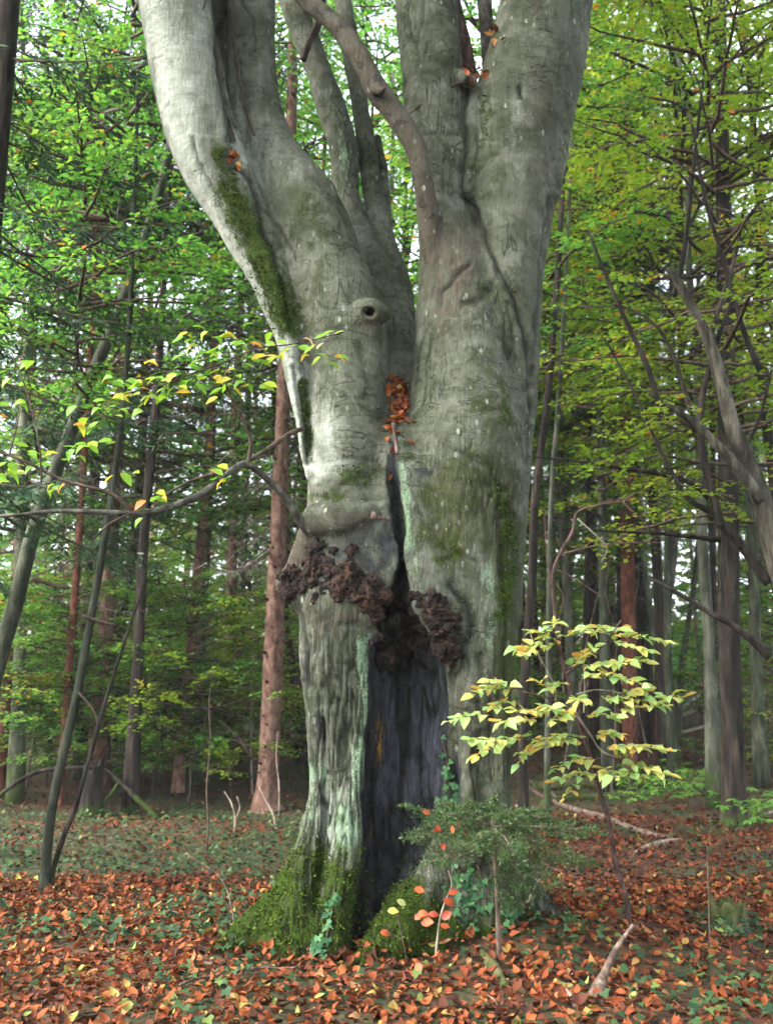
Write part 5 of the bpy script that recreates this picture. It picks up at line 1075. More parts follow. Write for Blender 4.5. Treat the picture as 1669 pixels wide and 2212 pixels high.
# ------------------------------------------------------------------ yellow-leaved sapling
def sapling():
    rs = np.random.RandomState(3); Yb = 6.62
    b = at(1357, 1985, Yb); b[2] = hT(b[0], b[1])
    root = thing('beech_sapling', 'slim beech sapling with layered yellow and pale green leaves', 'sapling', tuple(b)); off = np.array(b)
    def st(pts, Y, mat, name, sides=8):
        V, Q, T = pix_tube(pts, Y, sides=sides, n=5, rough=0.12, seed=len(pts)); a = Acc(); a.add(V-off, Q, T); return obj(name, a.mesh(name), M[mat], root)
    bx, by = proj(b)
    st([(bx, by+8, 8, 6.62), (1352, 1940, 6, 6.6), (1328, 1860, 6.2, 6.58), (1313, 1768, 5.2, 6.55), (1291, 1700, 5, 6.52), (1272, 1630, 4.8, 6.5), (1250, 1560, 5.5, 6.48), (1234, 1502, 5.5, 6.46), (1220, 1450, 5, 6.44), (1206, 1393, 4.5, 6.43), (1197, 1316, 4.2, 6.42), (1193, 1244, 4, 6.42), (1208, 1198, 3.6, 6.42), (1235, 1149, 3.2, 6.42), (1246, 1107, 2.8, 6.42), (1288, 1092, 2.2, 6.4), (1344, 1083, 1.8, 6.38)], 6.5, 'purple_twig', 'stem', 10)
    for pts, mt in [([(1231, 1510, 3.2), (1248, 1548, 3), (1276, 1590, 2.6), (1297, 1621, 2.3), (1333, 1637, 1.5)], 'pale_wood'), ([(1222, 1455, 3), (1270, 1420, 2.6), (1310, 1385, 2.2), (1340, 1340, 1.4)], 'purple_twig'),
                    ([(1240, 1545, 2.2), (1190, 1510, 2), (1110, 1490, 1.4)], 'purple_twig'), ([(1243, 1500, 1.8), (1290, 1490, 1.6), (1345, 1498, 1.2)], 'pale_wood'), ([(1200, 1530, 1.8), (1196, 1480, 1.6), (1160, 1410, 1.5), (1142, 1360, 1.2)], 'pale_wood'),
                    ([(1260, 1540, 1.8), (1262, 1470, 1.6), (1256, 1410, 1.2)], 'pale_wood'), ([(1344, 1083, 1.6), (1380, 1080, 1.2), (1420, 1096, 0.8)], 'purple_twig'), ([(1344, 1083, 1.6), (1370, 1110, 1.2), (1400, 1130, 0.8)], 'purple_twig'), ([(1344, 1083, 1.4), (1372, 1066, 1), (1400, 1066, 0.7)], 'purple_twig'),
                    ([(1200, 1230, 2), (1240, 1250, 1.5), (1300, 1290, 1)], 'purple_twig'), ([(1206, 1200, 2), (1280, 1180, 1.6), (1380, 1172, 1), (1430, 1172, .7)], 'purple_twig'), ([(1246, 1120, 1.8), (1290, 1160, 1.4), (1310, 1185, 1.1), (1298, 1215, 0.9)], 'pale_wood'), ([(1195, 1250, 2), (1215, 1290, 1.6), (1210, 1320, 1.4), (1200, 1345, 1)], 'purple_twig'), ([(1197, 1300, 1.6), (1180, 1200, 1.3), (1175, 1100, 0.9)], 'purple_twig')]:
        st(pts, 6.42, mt, 'branch', 6)
    S = [  # from px, to px, leaves, depth at start and end
        ((1205, 1390), (1140, 1352), 7, 6.42, 6.3), ((1200, 1375), (1200, 1345), 5, 6.42, 6.1), ((1206, 1385), (1290, 1352), 9, 6.42, 6.3), ((1260, 1372), (1345, 1352), 7, 6.35, 6.5), ((1300, 1372), (1448, 1388), 11, 6.4, 6.5), ((1310, 1385), (1395, 1400), 7, 6.4, 6.25),
        ((1205, 1395), (1118, 1392), 7, 6.4, 6.2), ((1160, 1405), (1130, 1420), 5, 6.35, 6.3), ((1225, 1450), (1290, 1400), 7, 6.44, 6.3), ((1240, 1440), (1350, 1420), 8, 6.44, 6.25), ((1290, 1440), (1395, 1440), 8, 6.4, 6.3), ((1300, 1460), (1385, 1462), 8, 6.4, 6.2), ((1260, 1470), (1330, 1470), 5, 6.4, 6.2),
        ((1200, 1500), (1160, 1480), 4, 6.42, 6.2), ((1180, 1490), (1215, 1480), 3, 6.4, 6.3), ((1340, 1500), (1415, 1495), 7, 6.42, 6.35), ((1290, 1510), (1360, 1520), 6, 6.4, 6.25), ((1240, 1510), (1262, 1520), 4, 6.4, 6.2),
        ((1110, 1490), (1020, 1505), 7, 6.25, 6.1), ((1110, 1500), (1050, 1470), 6, 6.25, 6.2), ((1110, 1515), (1060, 1530), 5, 6.25, 6.1), ((1200, 1530), (1110, 1535), 7, 6.42, 6.2), ((1240, 1545), (1170, 1535), 6, 6.42, 6.15), ((1060, 1545), (968, 1552), 5, 6.15, 6.0), ((1170, 1550), (1080, 1560), 6, 6.3, 6.15), ((1330, 1530), (1478, 1514), 12, 6.42, 6.5), ((1330, 1535), (1440, 1530), 7, 6.4, 6.3), ((1260, 1550), (1330, 1545), 6, 6.4, 6.2), ((1250, 1545), (1200, 1560), 5, 6.4, 6.2),
        ((1150, 1590), (1015, 1605), 9, 6.2, 6.0), ((1110, 1600), (1020, 1640), 6, 6.15, 6.0), ((1180, 1590), (1120, 1640), 7, 6.25, 6.1), ((1230, 1590), (1170, 1620), 7, 6.35, 6.15), ((1270, 1590), (1200, 1600), 7, 6.4, 6.2), ((1280, 1590), (1340, 1590), 7, 6.4, 6.25), ((1300, 1615), (1380, 1610), 6, 6.4, 6.3),
        ((1310, 1640), (1455, 1632), 11, 6.42, 6.45), ((1300, 1640), (1200, 1660), 8, 6.4, 6.2), ((1330, 1650), (1440, 1660), 8, 6.42, 6.35), ((1290, 1670), (1200, 1690), 7, 6.45, 6.25), ((1290, 1670), (1390, 1680), 9, 6.45, 6.25), ((1300, 1665), (1330, 1690), 5, 6.45, 6.2), ((1240, 1690), (1215, 1740), 2, 6.4, 6.3)]
    LV = []
    for a, e, n, y0, y1 in S:
        spray(root, off, at(*a, y0), at(e[0], e[1]+rs.randn()*6, y1+rs.uniform(-0.15, 0.12)), max(3, int(n*2.5)), 'sap_leaf', rs, 0.088, 0.010, r=0.0016, tilt=0.30, collect=LV)
    LV.sort(key=lambda t: -t[3])
    for t in LV[:300]: place_leaf(root, off, t[0], t[1], t[2], t[3], 'sap_leaf', rs.randint(4))
    R_ = LV[300:]; m = len(R_)                  # the smaller ones, joined
    V, Q, T = oval_leaves(np.array([t[0] for t in R_])-off, np.array([t[1] for t in R_]), np.array([t[2] for t in R_]), [t[3] for t in R_], [t[3]*0.6 for t in R_], 0.12, rs.uniform(-.1, .5, (m, 1)))
    fo = obj('foliage', mk_mesh('foliage', V, [Q, T], np.repeat(rs.rand(m), 10)), M['sap_leaf_a'], root); fo['kind'] = 'stuff'
sapling()

# ------------------------------------------------------------------ leafy branch of the old beech reaching left
def left_branch():
    rs = np.random.RandomState(8)
    V, Q, T = pix_tube([(672, 1160, 9, 6.5), (650, 1128, 9, 6.4), (615, 1075, 8, 6.3), (572, 1030, 7.5, 6.2), (535, 1004, 7.5, 6.12), (508, 1012, 8.5, 6.08), (470, 1043, 8.5, 6.0), (420, 1075, 8, 5.95), (350, 1100, 7, 5.9), (280, 1108, 6.2, 5.85), (200, 1105, 5.4, 5.8), (120, 1104, 4.6, 5.8), (40, 1112, 4, 5.8), (-90, 1120, 3, 5.8)], 6.0, sides=9, n=5, rough=0.12)
    a = Acc(); a.add(V-BOFF, Q, T); br = obj('branch', a.mesh('branch'), M['branch'], BEECH, label='thin leafy branch arching out from the burr'); off = BOFF
    for pts in ([(535, 1004, 5, 6.12), (542, 955, 4.2, 6.1), (522, 900, 3.8, 6.05), (495, 850, 3.2, 6.0), (488, 808, 2.6, 5.97), (500, 775, 2.2, 5.95)], [(530, 1000, 4, 6.12), (590, 962, 5, 6.25), (625, 938, 6, 6.4), (655, 925, 6, 6.6)], [(508, 1012, 5, 6.08), (455, 1025, 4, 6.0), (410, 1040, 3.4, 6.0), (365, 1065, 2.8, 5.95), (335, 1092, 2.2, 5.9)],
                [(285, 1106, 5, 5.85), (255, 1075, 4.4, 5.82), (215, 1058, 4.2, 5.8), (150, 1042, 4, 5.75), (100, 1020, 3.6, 5.75), (50, 995, 3.4, 5.72), (-60, 955, 3, 5.7)], [(285, 1108, 3, 5.85), (240, 1130, 2.6, 5.8), (200, 1165, 2.2, 5.8)], [(500, 775, 2.2, 5.95), (560, 752, 1.8, 5.95), (640, 742, 1.5, 5.97), (742, 718, 1.1, 6.0)], [(500, 778, 2.2, 5.95), (420, 805, 2, 5.9), (340, 835, 1.8, 5.85), (260, 855, 1.5, 5.82), (170, 905, 1.1, 5.8)],
                [(90, 1045, 2, 5.75), (85, 960, 1.8, 5.72), (60, 850, 1.5, 5.7), (25, 760, 1.2, 5.7)], [(20, 985, 2, 5.72), (35, 930, 1.6, 5.7), (45, 880, 1.2, 5.7)]):
        V, Q, T = pix_tube(pts, 6.0, sides=6, n=5, rough=0.1); a = Acc(); a.add(V-off, Q, T); obj('twig', a.mesh('twig'), M['twig'], br)
    L = []   # leaf places read from the photograph
    for (x0, y0, x1, y1, n, sy) in [(375, 720, 470, 725, 7, 8), (470, 735, 600, 745, 14, 14), (590, 735, 700, 755, 12, 16), (700, 720, 745, 718, 3, 4), (700, 772, 745, 766, 3, 4), (400, 790, 600, 755, 18, 12), (235, 850, 420, 800, 26, 12), (220, 870, 360, 850, 12, 14), (150, 905, 260, 880, 9, 12), (185, 945, 265, 958, 6, 6), (420, 840, 580, 825, 14, 12), (5, 985, 60, 1005, 8, 10), (60, 975, 200, 975, 9, 12), (10, 1020, 90, 1030, 6, 10), (100, 1040, 150, 1045, 4, 6), (330, 1075, 380, 1065, 5, 8), (240, 1020, 290, 1020, 3, 6), (60, 760, 80, 780, 2, 12), (20, 810, 60, 890, 4, 8), (440, 1050, 500, 1000, 6, 10), (295, 1085, 320, 1110, 3, 6)]:
        for k in range(n): L.append((x0+(x1-x0)*rs.rand(), y0+(y1-y0)*rs.rand()+rs.randn()*sy))
    for (x, y) in L:
        Y = 5.72+0.28*min(max(x/700, 0), 1)+rs.randn()*0.05; p = at(x, y, Y)
        dd = np.array([-0.8 if rs.rand() < 0.6 else 0.8, rs.randn()*0.6, -0.35+0.3*rs.randn()]); N = np.array([0.1*rs.randn(), -0.55+0.3*rs.randn(), 0.8])
        place_leaf(br, BOFF, p, dd, N, 0.068+0.036*rs.rand(), 'br_leaf', rs.randint(4))
left_branch()

# ------------------------------------------------------------------ leaves caught in the forks
def caught():
    rs = np.random.RandomState(4); P = []
    for cx, cy, sx, sy, n, lift in [(862, 880, 12, 26, 110, 0.0), (850, 835, 7, 12, 30, 0.0), (848, 980, 3, 25, 6, 0.0), (506, 340, 10, 6, 8, 0.0), (513, 352, 4, 6, 3, 0.0), (1070, 75, 5, 22, 12, 0.0), (1045, 154, 14, 4, 8, 0.0), (1022, 162, 8, 4, 6, 0.03)]:
        for _ in range(n):
            x, y = cx+rs.randn()*sx, cy+rs.randn()*sy; s = surf(x, y)
            if s is None or s[1] > 7.35: s = at(x, y, 6.95)
            P.append(s+unit(CAM-s)*(lift+0.04*rs.rand()))
    P = np.array(P); n = len(P)
    V, Q, T = oval_leaves(P, rs.randn(n, 3), rs.randn(n, 3)+np.array([0, -0.8, 0.6]), 0.05+0.025*rs.rand(n), 0.032+0.012*rs.rand(n), 0.25, rs.uniform(-.9, 1.0, (n, 1)))
    o = obj('caught_leaves', mk_mesh('caught_leaves', V, [Q, T], np.repeat(rs.rand(n), 10)), M['crotch_leaf'])
    tag(o, 'drift of dead orange leaves caught in the forks of the old beech', 'dead leaves', None, 'stuff')
caught()

# ------------------------------------------------------------------ young spruce at the foot of the trunk
def young_spruce():
    rs = np.random.RandomState(15); Yb = 6.12
    b = at(1076, 1975, Yb); b[2] = hT(b[0], b[1]); off = np.array(b); bx, by = proj(b)
    root = thing('young_spruce', 'small drooping spruce growing against the foot of the old beech', 'spruce', tuple(b))
    V, Q, T = pix_tube([(bx, by+6, 6), (1073, 1920, 5.2), (1069, 1860, 5), (1066, 1810, 4.6), (1064, 1775, 3.5), (1066, 1745, 2.2), (1072, 1715, 1)], Yb, sides=8, n=4, rough=0.1)
    a = Acc(); a.add(V-off, Q, T); obj('stem', a.mesh('stem'), M['dead_wood'], root)
    NPs = []; ND = []; NN = []; tw = Acc()
    B = [((1066, 1785), (980, 1762), (882, 1742), -.15), ((1066, 1800), (975, 1795), (890, 1808), -.3), ((1066, 1790), (1010, 1755), (955, 1735), .1), ((1065, 1770), (1110, 1750), (1165, 1752), .1), ((1066, 1785), (1150, 1785), (1285, 1792), -.1), ((1066, 1800), (1150, 1815), (1250, 1850), -.25), ((1067, 1815), (1130, 1850), (1200, 1905), -.3), ((1068, 1830), (1110, 1870), (1150, 1930), -.2),
         ((1067, 1820), (1000, 1835), (930, 1862), -.3), ((1066, 1795), (1040, 1800), (1010, 1830), -.5), ((1066, 1795), (1090, 1810), (1110, 1850), -.5), ((1064, 1765), (1050, 1745), (1020, 1738), -.2), ((1064, 1765), (1085, 1752), (1120, 1765), -.4), ((1066, 1780), (1120, 1770), (1210, 1765), .15), ((1067, 1805), (1180, 1845), (1280, 1860), .15), ((1066, 1790), (1000, 1780), (920, 1775), .2), ((1068, 1840), (1090, 1900), (1110, 1950), -.1), ((1066, 1770), (1066, 1750), (1066, 1735), 0)]
    for (p0, p1, p2, dy) in B:
        A = at(*p0, Yb); C = at(*p1, Yb+dy*0.6); E = at(*p2, Yb+dy)
        V, Q, T = tube([A, C, E], [0.006, 0.0045, 0.0015], sides=5, n=8); a = Acc(); a.add(V-off, Q, T); obj('branch', a.mesh('branch'), M['dead_wood'], root)
        m = 30
        for k in range(m):
            t = 0.1+0.9*(k+rs.rand())/m; p = (1-t)**2*A+2*t*(1-t)*(2*C-(A+E)/2)+t*t*E; d = unit(E-A)
            s = unit(np.cross(d, [0, 0, 1.0]))*(1 if k % 2 else -1)
            e = p+(d*0.6+s*0.75+np.array([0, 0, -0.28+0.25*rs.randn()]))*(0.05+0.16*(1-t)*rs.rand()+0.03)
            tw.add(*_twig(p-off, e-off, 0.0014), R=0.5)
            q = 34; uu = rs.rand(q)[:, None]; pp = p+(e-p)*uu; dv = unit(e-p)
            NPs.append(pp); ND.append(dv*0.7+rs.randn(q, 3)*0.6+np.array([0, 0, 0.15])); NN.append(rs.randn(q, 3))
    n = sum(map(len, NPs)); P = np.concatenate(NPs)-off; L = 0.020+0.014*rs.rand(n)
    V, Q = kite_leaves(P, np.concatenate(ND), np.concatenate(NN), L, L*0.2, 0.02)
    nd = obj('needles', mk_mesh('needles', V, Q, np.repeat(rs.rand(n), 4), False), M['needle_y'], root); nd['kind'] = 'stuff'
    obj('twig', tw.mesh('twig'), M['dead_wood'], root)
    # dead leaves hung up in it
    for k, (x, y) in enumerate([(912, 1752), (935, 1790), (945, 1782), (978, 1782), (990, 1778), (1000, 1800), (1010, 1805), (955, 1820), (960, 1822), (1090, 1806), (1098, 1812), (968, 1845)]):
        p = at(x, y, Yb-0.22); o = obj('caught_leaf', leaf_mesh('seed_leaf', k % 4), None, root)
        o.location = p-off; o.rotation_euler = (rs.rand()*3, rs.rand()*3, rs.rand()*6); s = 0.036+0.018*rs.rand(); o.scale = (s, s, s)
young_spruce()

# ------------------------------------------------------------------ ivy
def ivy_plant(label, paths, n, seed, spread, L=(0.03, 0.055), lift=0.03):
    rs = np.random.RandomState(seed); p0 = paths[0][0]; s0 = surf(*p0)
    if s0 is None: s0 = G(*p0)
    b = np.array(s0); b[2] = max(b[2], hT(b[0], b[1])); root = thing('ivy_plant', label, 'ivy', tuple(b)); off = b
    for pts in paths:
        W = []
        for (x, y) in pts:
            s = surf(x, y); s = G(x, y) if s is None else s; W.append(s+unit(CAM-s)*0.015)
        V, Q, T = tube(W, [0.005]*len(W), sides=5, n=3); a = Acc(); a.add(V-off, Q, T); obj('stem', a.mesh('stem'), M['twig'], root)
    mes = []
    for v in range(3):
        V, T = lobed_leaves(np.zeros((1, 3)), np.array([[1.0, 0, 0]]), np.array([[0, 0, 1.0]]), [1.0]); V = V*np.array([1, 0.85+0.12*v, 1]); m = mk_mesh('leaf', V, T, None, False); m.materials.append(M['ivy_obj']); mes.append(m)
    for k in range(n):
        pts = np.array(paths[rs.randint(len(paths))], float); t = rs.rand()*(len(pts)-1); i = int(t); p = pts[i]+(pts[min(i+1, len(pts)-1)]-pts[i])*(t-i)+rs.randn(2)*spread
        s = surf(*p); s = G(*p) if s is None else s
        q = s+unit(CAM-s)*(lift*(0.5+rs.rand())); a_ = rs.rand()*6.28
        d = unit(np.array([math.cos(a_)*0.8, -0.3, -0.7+0.4*rs.randn()])); nn = unit(np.array([rs.randn()*0.4, -1.0, 0.5+0.3*rs.randn()])); sv = unit(np.cross(nn, d)); nn = np.cross(d, sv); l = rs.uniform(*L)
        o = obj('leaf', mes[k % 3], None, root); o.matrix_local = Matrix([[d[0]*l, sv[0]*l, nn[0]*l, (q-off)[0]], [d[1]*l, sv[1]*l, nn[1]*l, (q-off)[1]], [d[2]*l, sv[2]*l, nn[2]*l, (q-off)[2]], [0, 0, 0, 1]])
ivy_plant('ivy climbing the edge of the dark hollow in the beech', [[(968, 1748), (960, 1700), (966, 1650), (955, 1600)], [(975, 1750), (985, 1715), (972, 1670)], [(948, 1760), (965, 1745)]], 58, 1, 8)
ivy_plant('ivy sprigs on the mossy left root of the beech', [[(700, 2050), (715, 1980), (722, 1920)], [(575, 2080), (590, 2050)], [(690, 2060), (680, 2030)]], 46, 2, 10)
ivy_plant('tangled ivy below the young spruce at the beech foot', [[(1000, 1985), (1010, 1930), (1000, 1880)], [(1060, 1970), (1050, 1920), (1030, 1870)], [(1090, 1990), (1110, 1950)]], 80, 3, 18)

# ------------------------------------------------------------------ seedlings and dry sticks
def stick(name, label, pts, mat, cat, leaves=(), group=None, Y=None, branches=(), lm='seed_leaf'):
    g = G(pts[0][0], pts[0][1]); y = g[1] if Y is None else Y
    b = at(pts[0][0], pts[0][1], y) if Y else g
    root = thing(name, label, cat, tuple(b), group); off = np.array(b); nm = 'stem' if cat in ('seedling', 'twig') else 'shaft'
    for k, pp in enumerate([pts]+list(branches)):
        if cat == 'branch' and Y is None: pp = [(q[0], q[1], q[2], G(q[0], q[1]+q[2]*0.6)[1]) for q in pp]
        V, Q, T = pix_tube(pp, y, sides=10, n=6, rough=0.30, seed=len(pts)+k, flute=0.08); a = Acc(); a.add(V-off, Q, T); obj(nm if k == 0 else 'branch', a.mesh('stem'), M[mat], root)
    rs = np.random.RandomState(abs(int(pts[0][0]))+1)
    for k, lf in enumerate(leaves):
        p = at(lf[0], lf[1], y-0.03); mt = lf[2] if len(lf) > 2 else lm
        place_leaf(root, off, p-np.array([0.03, 0, 0]), np.array([1.0, 0.2*rs.randn(), 0.5*rs.randn()]), np.array([0.2*rs.randn(), -1.0, 0.6]), 0.062+0.02*rs.rand(), mt, k % 4)
    return root
stick('beech_seedling', 'pale bare seedling stem with a few russet leaves before the root', [(940, 2080, 3.2), (944, 2030, 2.6), (950, 1985, 2.4), (962, 1945, 2.2), (975, 1912, 1.6), (968, 1880, 1)], 'pale_wood', 'seedling', [(978, 1930), (968, 1942), (905, 1985), (920, 1992), (960, 1998), (935, 1975), (912, 1975), (965, 1985)])
stick('beech_seedling', 'leafy seedling holding one yellow, one green and one red leaf before the mossy root', [(880, 2085, 1.6), (872, 2040, 1.4), (862, 1990, 1.2), (866, 1945, 0.8)], 'twig', 'seedling', [(868, 1944, 'plain_g'), (848, 1967, 'plain_y'), (832, 2013, 'seed_leaf'), (905, 1920, 'seed_leaf')], branches=[[(870, 2030, 1), (850, 2020, .8), (832, 2013, .6)], [(864, 1990, 1), (855, 1975, .8), (848, 1967, .6)]])
stick('dry_twig', 'thin dry forked twig standing in the litter left of the beech', [(512, 2040, 1.8), (505, 1985, 1.8), (490, 1920, 1.6), (465, 1885, 1.5), (435, 1865, 1.3), (400, 1842, 1)], 'dead_wood', 'twig', branches=[[(507, 1995, 1.3), (530, 1970, 1.1), (560, 1945, 1)]])
stick('dry_twig', 'upright dead stem in the ivy before the stubbed spruce', [(446, 1845, 2.6), (450, 1780, 2.2), (447, 1700, 2), (455, 1600, 1.6), (452, 1520, 1.2), (462, 1440, 0.6)], 'twig', 'twig')
stick('dry_twig', 'pale forked stick leaning in the ground ivy', [(505, 1800, 2.2), (508, 1770, 2), (500, 1735, 1.8), (485, 1710, 1.2)], 'pale_wood', 'twig', branches=[[(507, 1775, 1.4), (518, 1745, 1.2), (512, 1720, .9)]])
stick('dry_twig', 'pale stick slanting away from the stubbed spruce foot', [(598, 1800, 2.4), (590, 1760, 2.2), (572, 1725, 1.8), (560, 1700, 1.2)], 'pale_wood', 'twig')
stick('dry_twig', 'slim pale rod standing right of the stubbed spruce', [(602, 1765, 2), (603, 1700, 1.6), (597, 1640, 1.3), (600, 1580, 0.6)], 'pale_wood', 'twig')
stick('dry_twig', 'curved pale stick beside the young spruce tips', [(1140, 1950, 2), (1155, 1915, 2), (1180, 1880, 1.8), (1192, 1858, 1.2)], 'pale_wood', 'twig', Y=6.3)
stick('dry_twig', 'thin bare rod rising from the litter before the mossy stump', [(1532, 2060, 1.4), (1530, 1980, 1.3), (1528, 1900, 1.2), (1526, 1830, 1)], 'dead_wood', 'twig')
stick('fallen_branch', 'weathered broken branch jutting up out of the leaves', [(1255, 2250, 24, 5.45), (1276, 2190, 21, 5.55), (1292, 2140, 16, 5.64), (1306, 2102, 9, 5.72), (1330, 2050, 6.5, 5.8), (1366, 1998, 4, 5.85)], 'dead_wood', 'branch', Y=5.35, branches=[[(1262, 2225, 10, 5.4), (1240, 2165, 7, 5.45), (1222, 2135, 3, 5.5)], [(1295, 2165, 9, 5.5), (1325, 2200, 8, 5.45), (1350, 2235, 7, 5.4)]])
stick('fallen_branch', 'short mossy root-like log end in the litter by the beech', [(1092, 2130, 8), (1075, 2105, 13), (1058, 2080, 12), (1040, 2058, 8)], 'moss_wood', 'branch')
for lb, pts, mt, kw in [
    ('long bare branch slanting over the leaves behind the sapling', [(1120, 1688, 4), (1170, 1720, 5), (1230, 1745, 6), (1310, 1768, 7), (1380, 1795, 7), (1450, 1812, 6)], 'dead_wood', dict(branches=[[(1215, 1738, 4), (1180, 1705, 3.5), (1130, 1682, 3)]])),
    ('pale barkless branch lying behind the sapling stem', [(1370, 1845, 5), (1400, 1828, 6), (1435, 1820, 6), (1470, 1815, 4)], 'pale_wood', {}),
    ('broken pale stick behind the young spruce', [(1205, 1790, 4), (1160, 1765, 4), (1115, 1740, 3.5)], 'pale_wood', {}),
    ('dark thin branch flat on the ivy behind the sapling', [(1180, 1878, 3), (1240, 1882, 3.5), (1300, 1880, 3), (1350, 1862, 2.5)], 'twig', {}),
    ('dark rotten branch behind the sapling foot', [(1330, 1870, 3.5), (1400, 1850, 4), (1440, 1838, 3)], 'twig', {}),
    ('thick mossy log lying across behind the sapling', [(1150, 1700, 12), (1280, 1694, 13), (1400, 1690, 14), (1500, 1692, 14), (1570, 1690, 12)], 'moss_wood', {}),
    ('dark log beneath the mossy one', [(1170, 1735, 7), (1260, 1722, 8), (1380, 1718, 8), (1430, 1712, 7)], 'dark_bark', {}),
    ('slanting pole in the log pile between the far trunks', [(1370, 1590, 5), (1440, 1560, 5), (1530, 1520, 5)], 'dead_wood', {}),
    ('upper pole of the log pile in the shaded stand', [(1380, 1560, 4), (1450, 1540, 4), (1530, 1490, 4)], 'pale_wood', {}),
    ('lowest pole of the log pile in the shaded stand', [(1400, 1585, 4), (1480, 1580, 4), (1560, 1555, 4)], 'pale_wood', {}),
    ('dark log lying beyond the dark straight trunk', [(1600, 1730, 8), (1640, 1742, 9), (1700, 1752, 9)], 'dark_bark', {}),
    ('pale branch resting on the ground beyond the mossy-footed trunk', [(1610, 1775, 4), (1650, 1760, 4), (1690, 1745, 3)], 'pale_wood', {}),
    ('reddish fallen stick in the litter near the old beech', [(1385, 1985, 3), (1430, 1975, 3.5), (1480, 1968, 3)], 'dead_wood', {}),
    ('dark bent pole arching over the left thicket ground', [(-20, 1735, 5), (30, 1695, 5), (80, 1668, 5), (140, 1660, 4.5), (215, 1660, 4.5), (258, 1688, 5.5), (300, 1728, 5.5), (344, 1771, 5.5)], 'dark_bark', dict(Y=14.2, branches=[[(258, 1688, 4), (236, 1719, 4), (205, 1752, 4), (185, 1768, 3.5)]])),
    ('thin stick lying in the left ground ivy', [(110, 1832, 3), (160, 1815, 3), (200, 1802, 2.5)], 'pale_wood', {}),
    ('dark stick flat behind the left ivy', [(230, 1775, 3), (300, 1768, 3), (360, 1758, 3)], 'dark_bark', {}),
    ('bare leaning pole in the green thicket', [(270, 1790, 3), (300, 1600, 3.5), (330, 1470, 3.5), (350, 1390, 3)], 'pale_wood', dict(Y=16.0)),
    ('grey stick propped slantwise in the thicket before the spruces', [(545, 1640, 4), (515, 1595, 3.5), (478, 1560, 3)], 'dead_wood', dict(Y=15.5))]:
    stick('fallen_branch', lb, pts, mt, 'branch', **kw)
rsT = np.random.RandomState(33)
for k in range(22):   # short twigs scattered on the litter
    x, y = rsT.uniform(-2.2, 2.4), rsT.uniform(5.0, 7.6)
    if inside_beech(np.array([[x, y, 0.06]]))[0]: continue
    z = float(hT(x, y))+0.03; a_ = rsT.rand()*6.28; l = 0.12+0.3*rsT.rand()
    P = np.array([[-.5, 0, 0], [-.15, .03, .02], [.2, -.02, .01], [.5, .03, .03]])*l
    V, Q, T = tube(P, np.array([1, .9, .7, .4])*(0.004+0.006*rsT.rand()), sides=6, n=3, rough=0.15, seed=k); a = Acc(); a.add(V, Q, T)
    o = obj('fallen_twig', a.mesh('fallen_twig'), M['dead_wood' if k % 3 else 'twig'], None, (x, y, z)); o.rotation_euler = (0, rsT.randn()*0.08, a_)
    tag(o, 'short dead twig lying loose on the orange leaf litter', 'twig', 'twigs on the litter')
# mossy stump at the right and small stump in the thicket
def stump(label, px, py, w, h, mat):
    g = G(px, py); r = px2m(g, w); H = px2m(g, h); root = thing('tree_stump', label, 'stump', tuple(g))
    th = np.linspace(0, 2*np.pi, 22, endpoint=False); rs = np.random.RandomState(int(px)); V = []
    jag = H*(0.75+0.5*rs.rand(22))
    for k, (f, s) in enumerate([(-0.1, 1.35), (0.1, 1.12), (0.5, 1.0), (0.85, 0.97), (1.0, 0.93)]):
        rr = r*s*(1+0.12*np.sin(3*th+1)+0.06*rs.randn(22)); zz = f*(jag if k > 2 else H)
        V.append(np.column_stack([rr*np.cos(th), rr*np.sin(th), np.ones(22)*zz]))
    V.append(np.column_stack([0.55*r*np.cos(th), 0.55*r*np.sin(th), np.ones(22)*H*0.7]))
    V = np.concatenate(V); i = np.arange(5)[:, None]*22; j = np.arange(22)[None]; k = (j+1) % 22
    Q = np.stack([i+j, i+k, i+22+k, i+22+j], -1).reshape(-1, 4); V = np.vstack([V, [[0, 0, H*0.65]]])
    T = np.array([[132, 110+a, 110+(a+1) % 22] for a in range(22)])
    obj('stump_wood', mk_mesh('stump_wood', V, [Q, T]), M[mat], root)
stump('low mossy stump among the leaves right of the sapling', 1572, 2010, 36, 60, 'moss_wood')
stump('dark jagged stump in the thicket left of the slim spruce', 195, 1762, 22, 110, 'dark_bark')
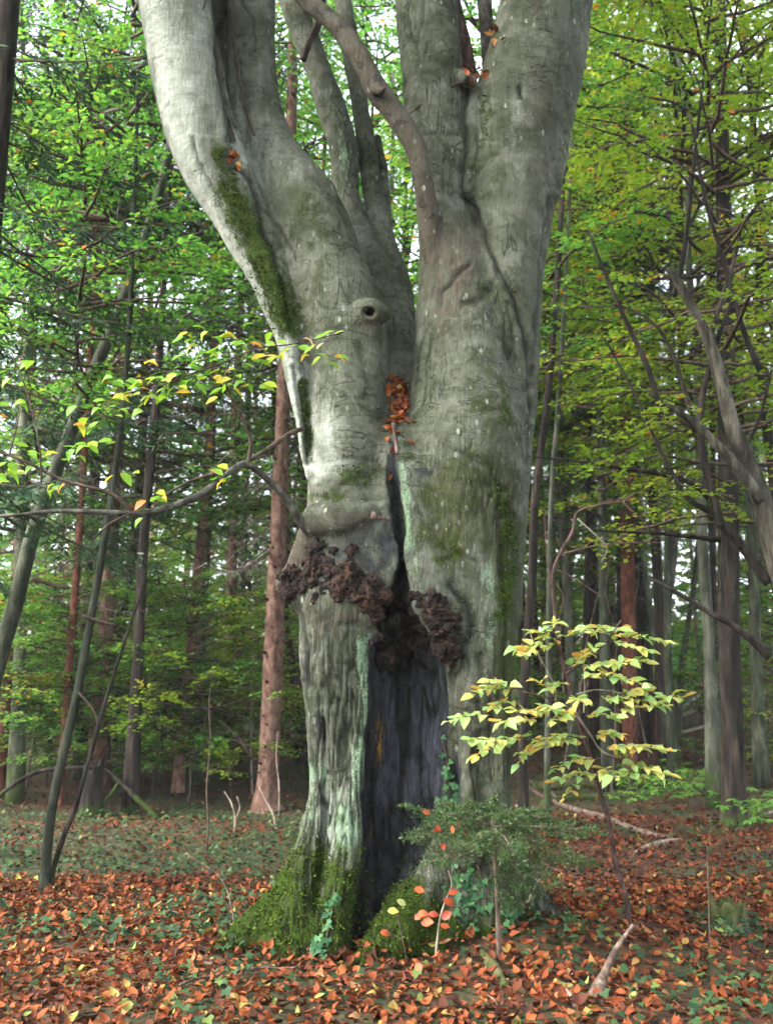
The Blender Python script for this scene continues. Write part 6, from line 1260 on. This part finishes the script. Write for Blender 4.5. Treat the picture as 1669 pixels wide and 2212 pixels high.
# herbs by the mossy log
def herb(label, px, py, n, seed, group):
    rs = np.random.RandomState(seed); g = G(px, py); root = thing('woodland_herb', label, 'herb', tuple(g), group); st = Acc(); P = []; D = []
    for k in range(n):
        a = rs.rand()*6.28; r = 0.05+0.35*rs.rand(); top = np.array([math.cos(a)*r, math.sin(a)*r, 0.12+0.28*rs.rand()]); st.add(*_twig(np.array([0, 0, 0.0]), top, 0.003))
        for q in range(5):
            b = q/5*6.28+rs.rand(); P.append(top); D.append([math.cos(b), math.sin(b), -0.2+0.2*rs.randn()])
    P = np.array(P); m = len(P); V, Q, T = oval_leaves(P, np.array(D), np.column_stack([rs.randn(m)*.2, rs.randn(m)*.2-.2, np.ones(m)]), 0.07+0.06*rs.rand(m), 0.045+0.02*rs.rand(m), 0.1, 0.2)
    obj('foliage', mk_mesh('foliage', V, [Q, T], np.repeat(rs.rand(m), 10)), M['herb'], root); obj('stem', st.mesh('stem'), M['twig'], root)
for k, (x, y) in enumerate([(1405, 1712), (1440, 1735), (1480, 1720), (1510, 1750), (1545, 1705), (1380, 1750), (1460, 1690), (1620, 1800), (1350, 1700), (1650, 1770), (1500, 1640), (1560, 1640)]):
    herb('low bright green herb by the mossy log and the dark straight trunk', x, y, 14, 50+k, 'green herbs by the mossy log')
# ------------------------------------------------------------------ the old beech's own crown above the picture, plus unseen copies added to shade the foreground
for k, (kind, s, rz, dx, dy, dz) in enumerate([('broad3', 1.35, 0.4, -0.6, -0.4, 4.2), ('broad1', 1.4, 2.4, 0.9, -0.2, 5.2), ('broad2', 1.5, 4.4, 0.0, -2.0, 4.6), ('broad3', 1.5, 1.4, 0.4, 0.6, 5.6), ('broad1', 1.0, 0.9, -4.6, -3.4, 4.6), ('broad2', 1.0, 2.9, -5.6, -5.4, 3.6), ('broad3', 1.0, 4.9, -2.4, -6.0, 3.4), ('broad1', 1.0, 3.3, 2.0, -5.6, 3.8)]):
    crown(BEECH, kind, scale=s, rz=rz, dz=dz, loc=(dx, dy), limbmat='branch')
# ------------------------------------------------------------------ damp air of the wood
def haze():
    m, nt, out = new_mat('damp_air'); b = NB(nt)
    v = b.n('ShaderNodeVolumePrincipled'); v.inputs['Color'].default_value = (0.93, 0.97, 0.98, 1); v.inputs['Density'].default_value = 0.0006; v.inputs['Anisotropy'].default_value = 0.2
    b.l(v.outputs[0], out.inputs['Volume'])
    lo = np.array([-265, -16, -1.6]); hi = np.array([265, 405, 31.0])
    V = np.array([[x, y, z] for x in (lo[0], hi[0]) for y in (lo[1], hi[1]) for z in (lo[2], hi[2])])
    Q = np.array([[0, 1, 3, 2], [4, 6, 7, 5], [0, 4, 5, 1], [2, 3, 7, 6], [0, 2, 6, 4], [1, 5, 7, 3]])
    o = obj('haze', mk_mesh('haze', V, Q, None, False), m); tag(o, 'faint damp haze hanging between the trunks', 'haze', None, 'stuff')
haze()
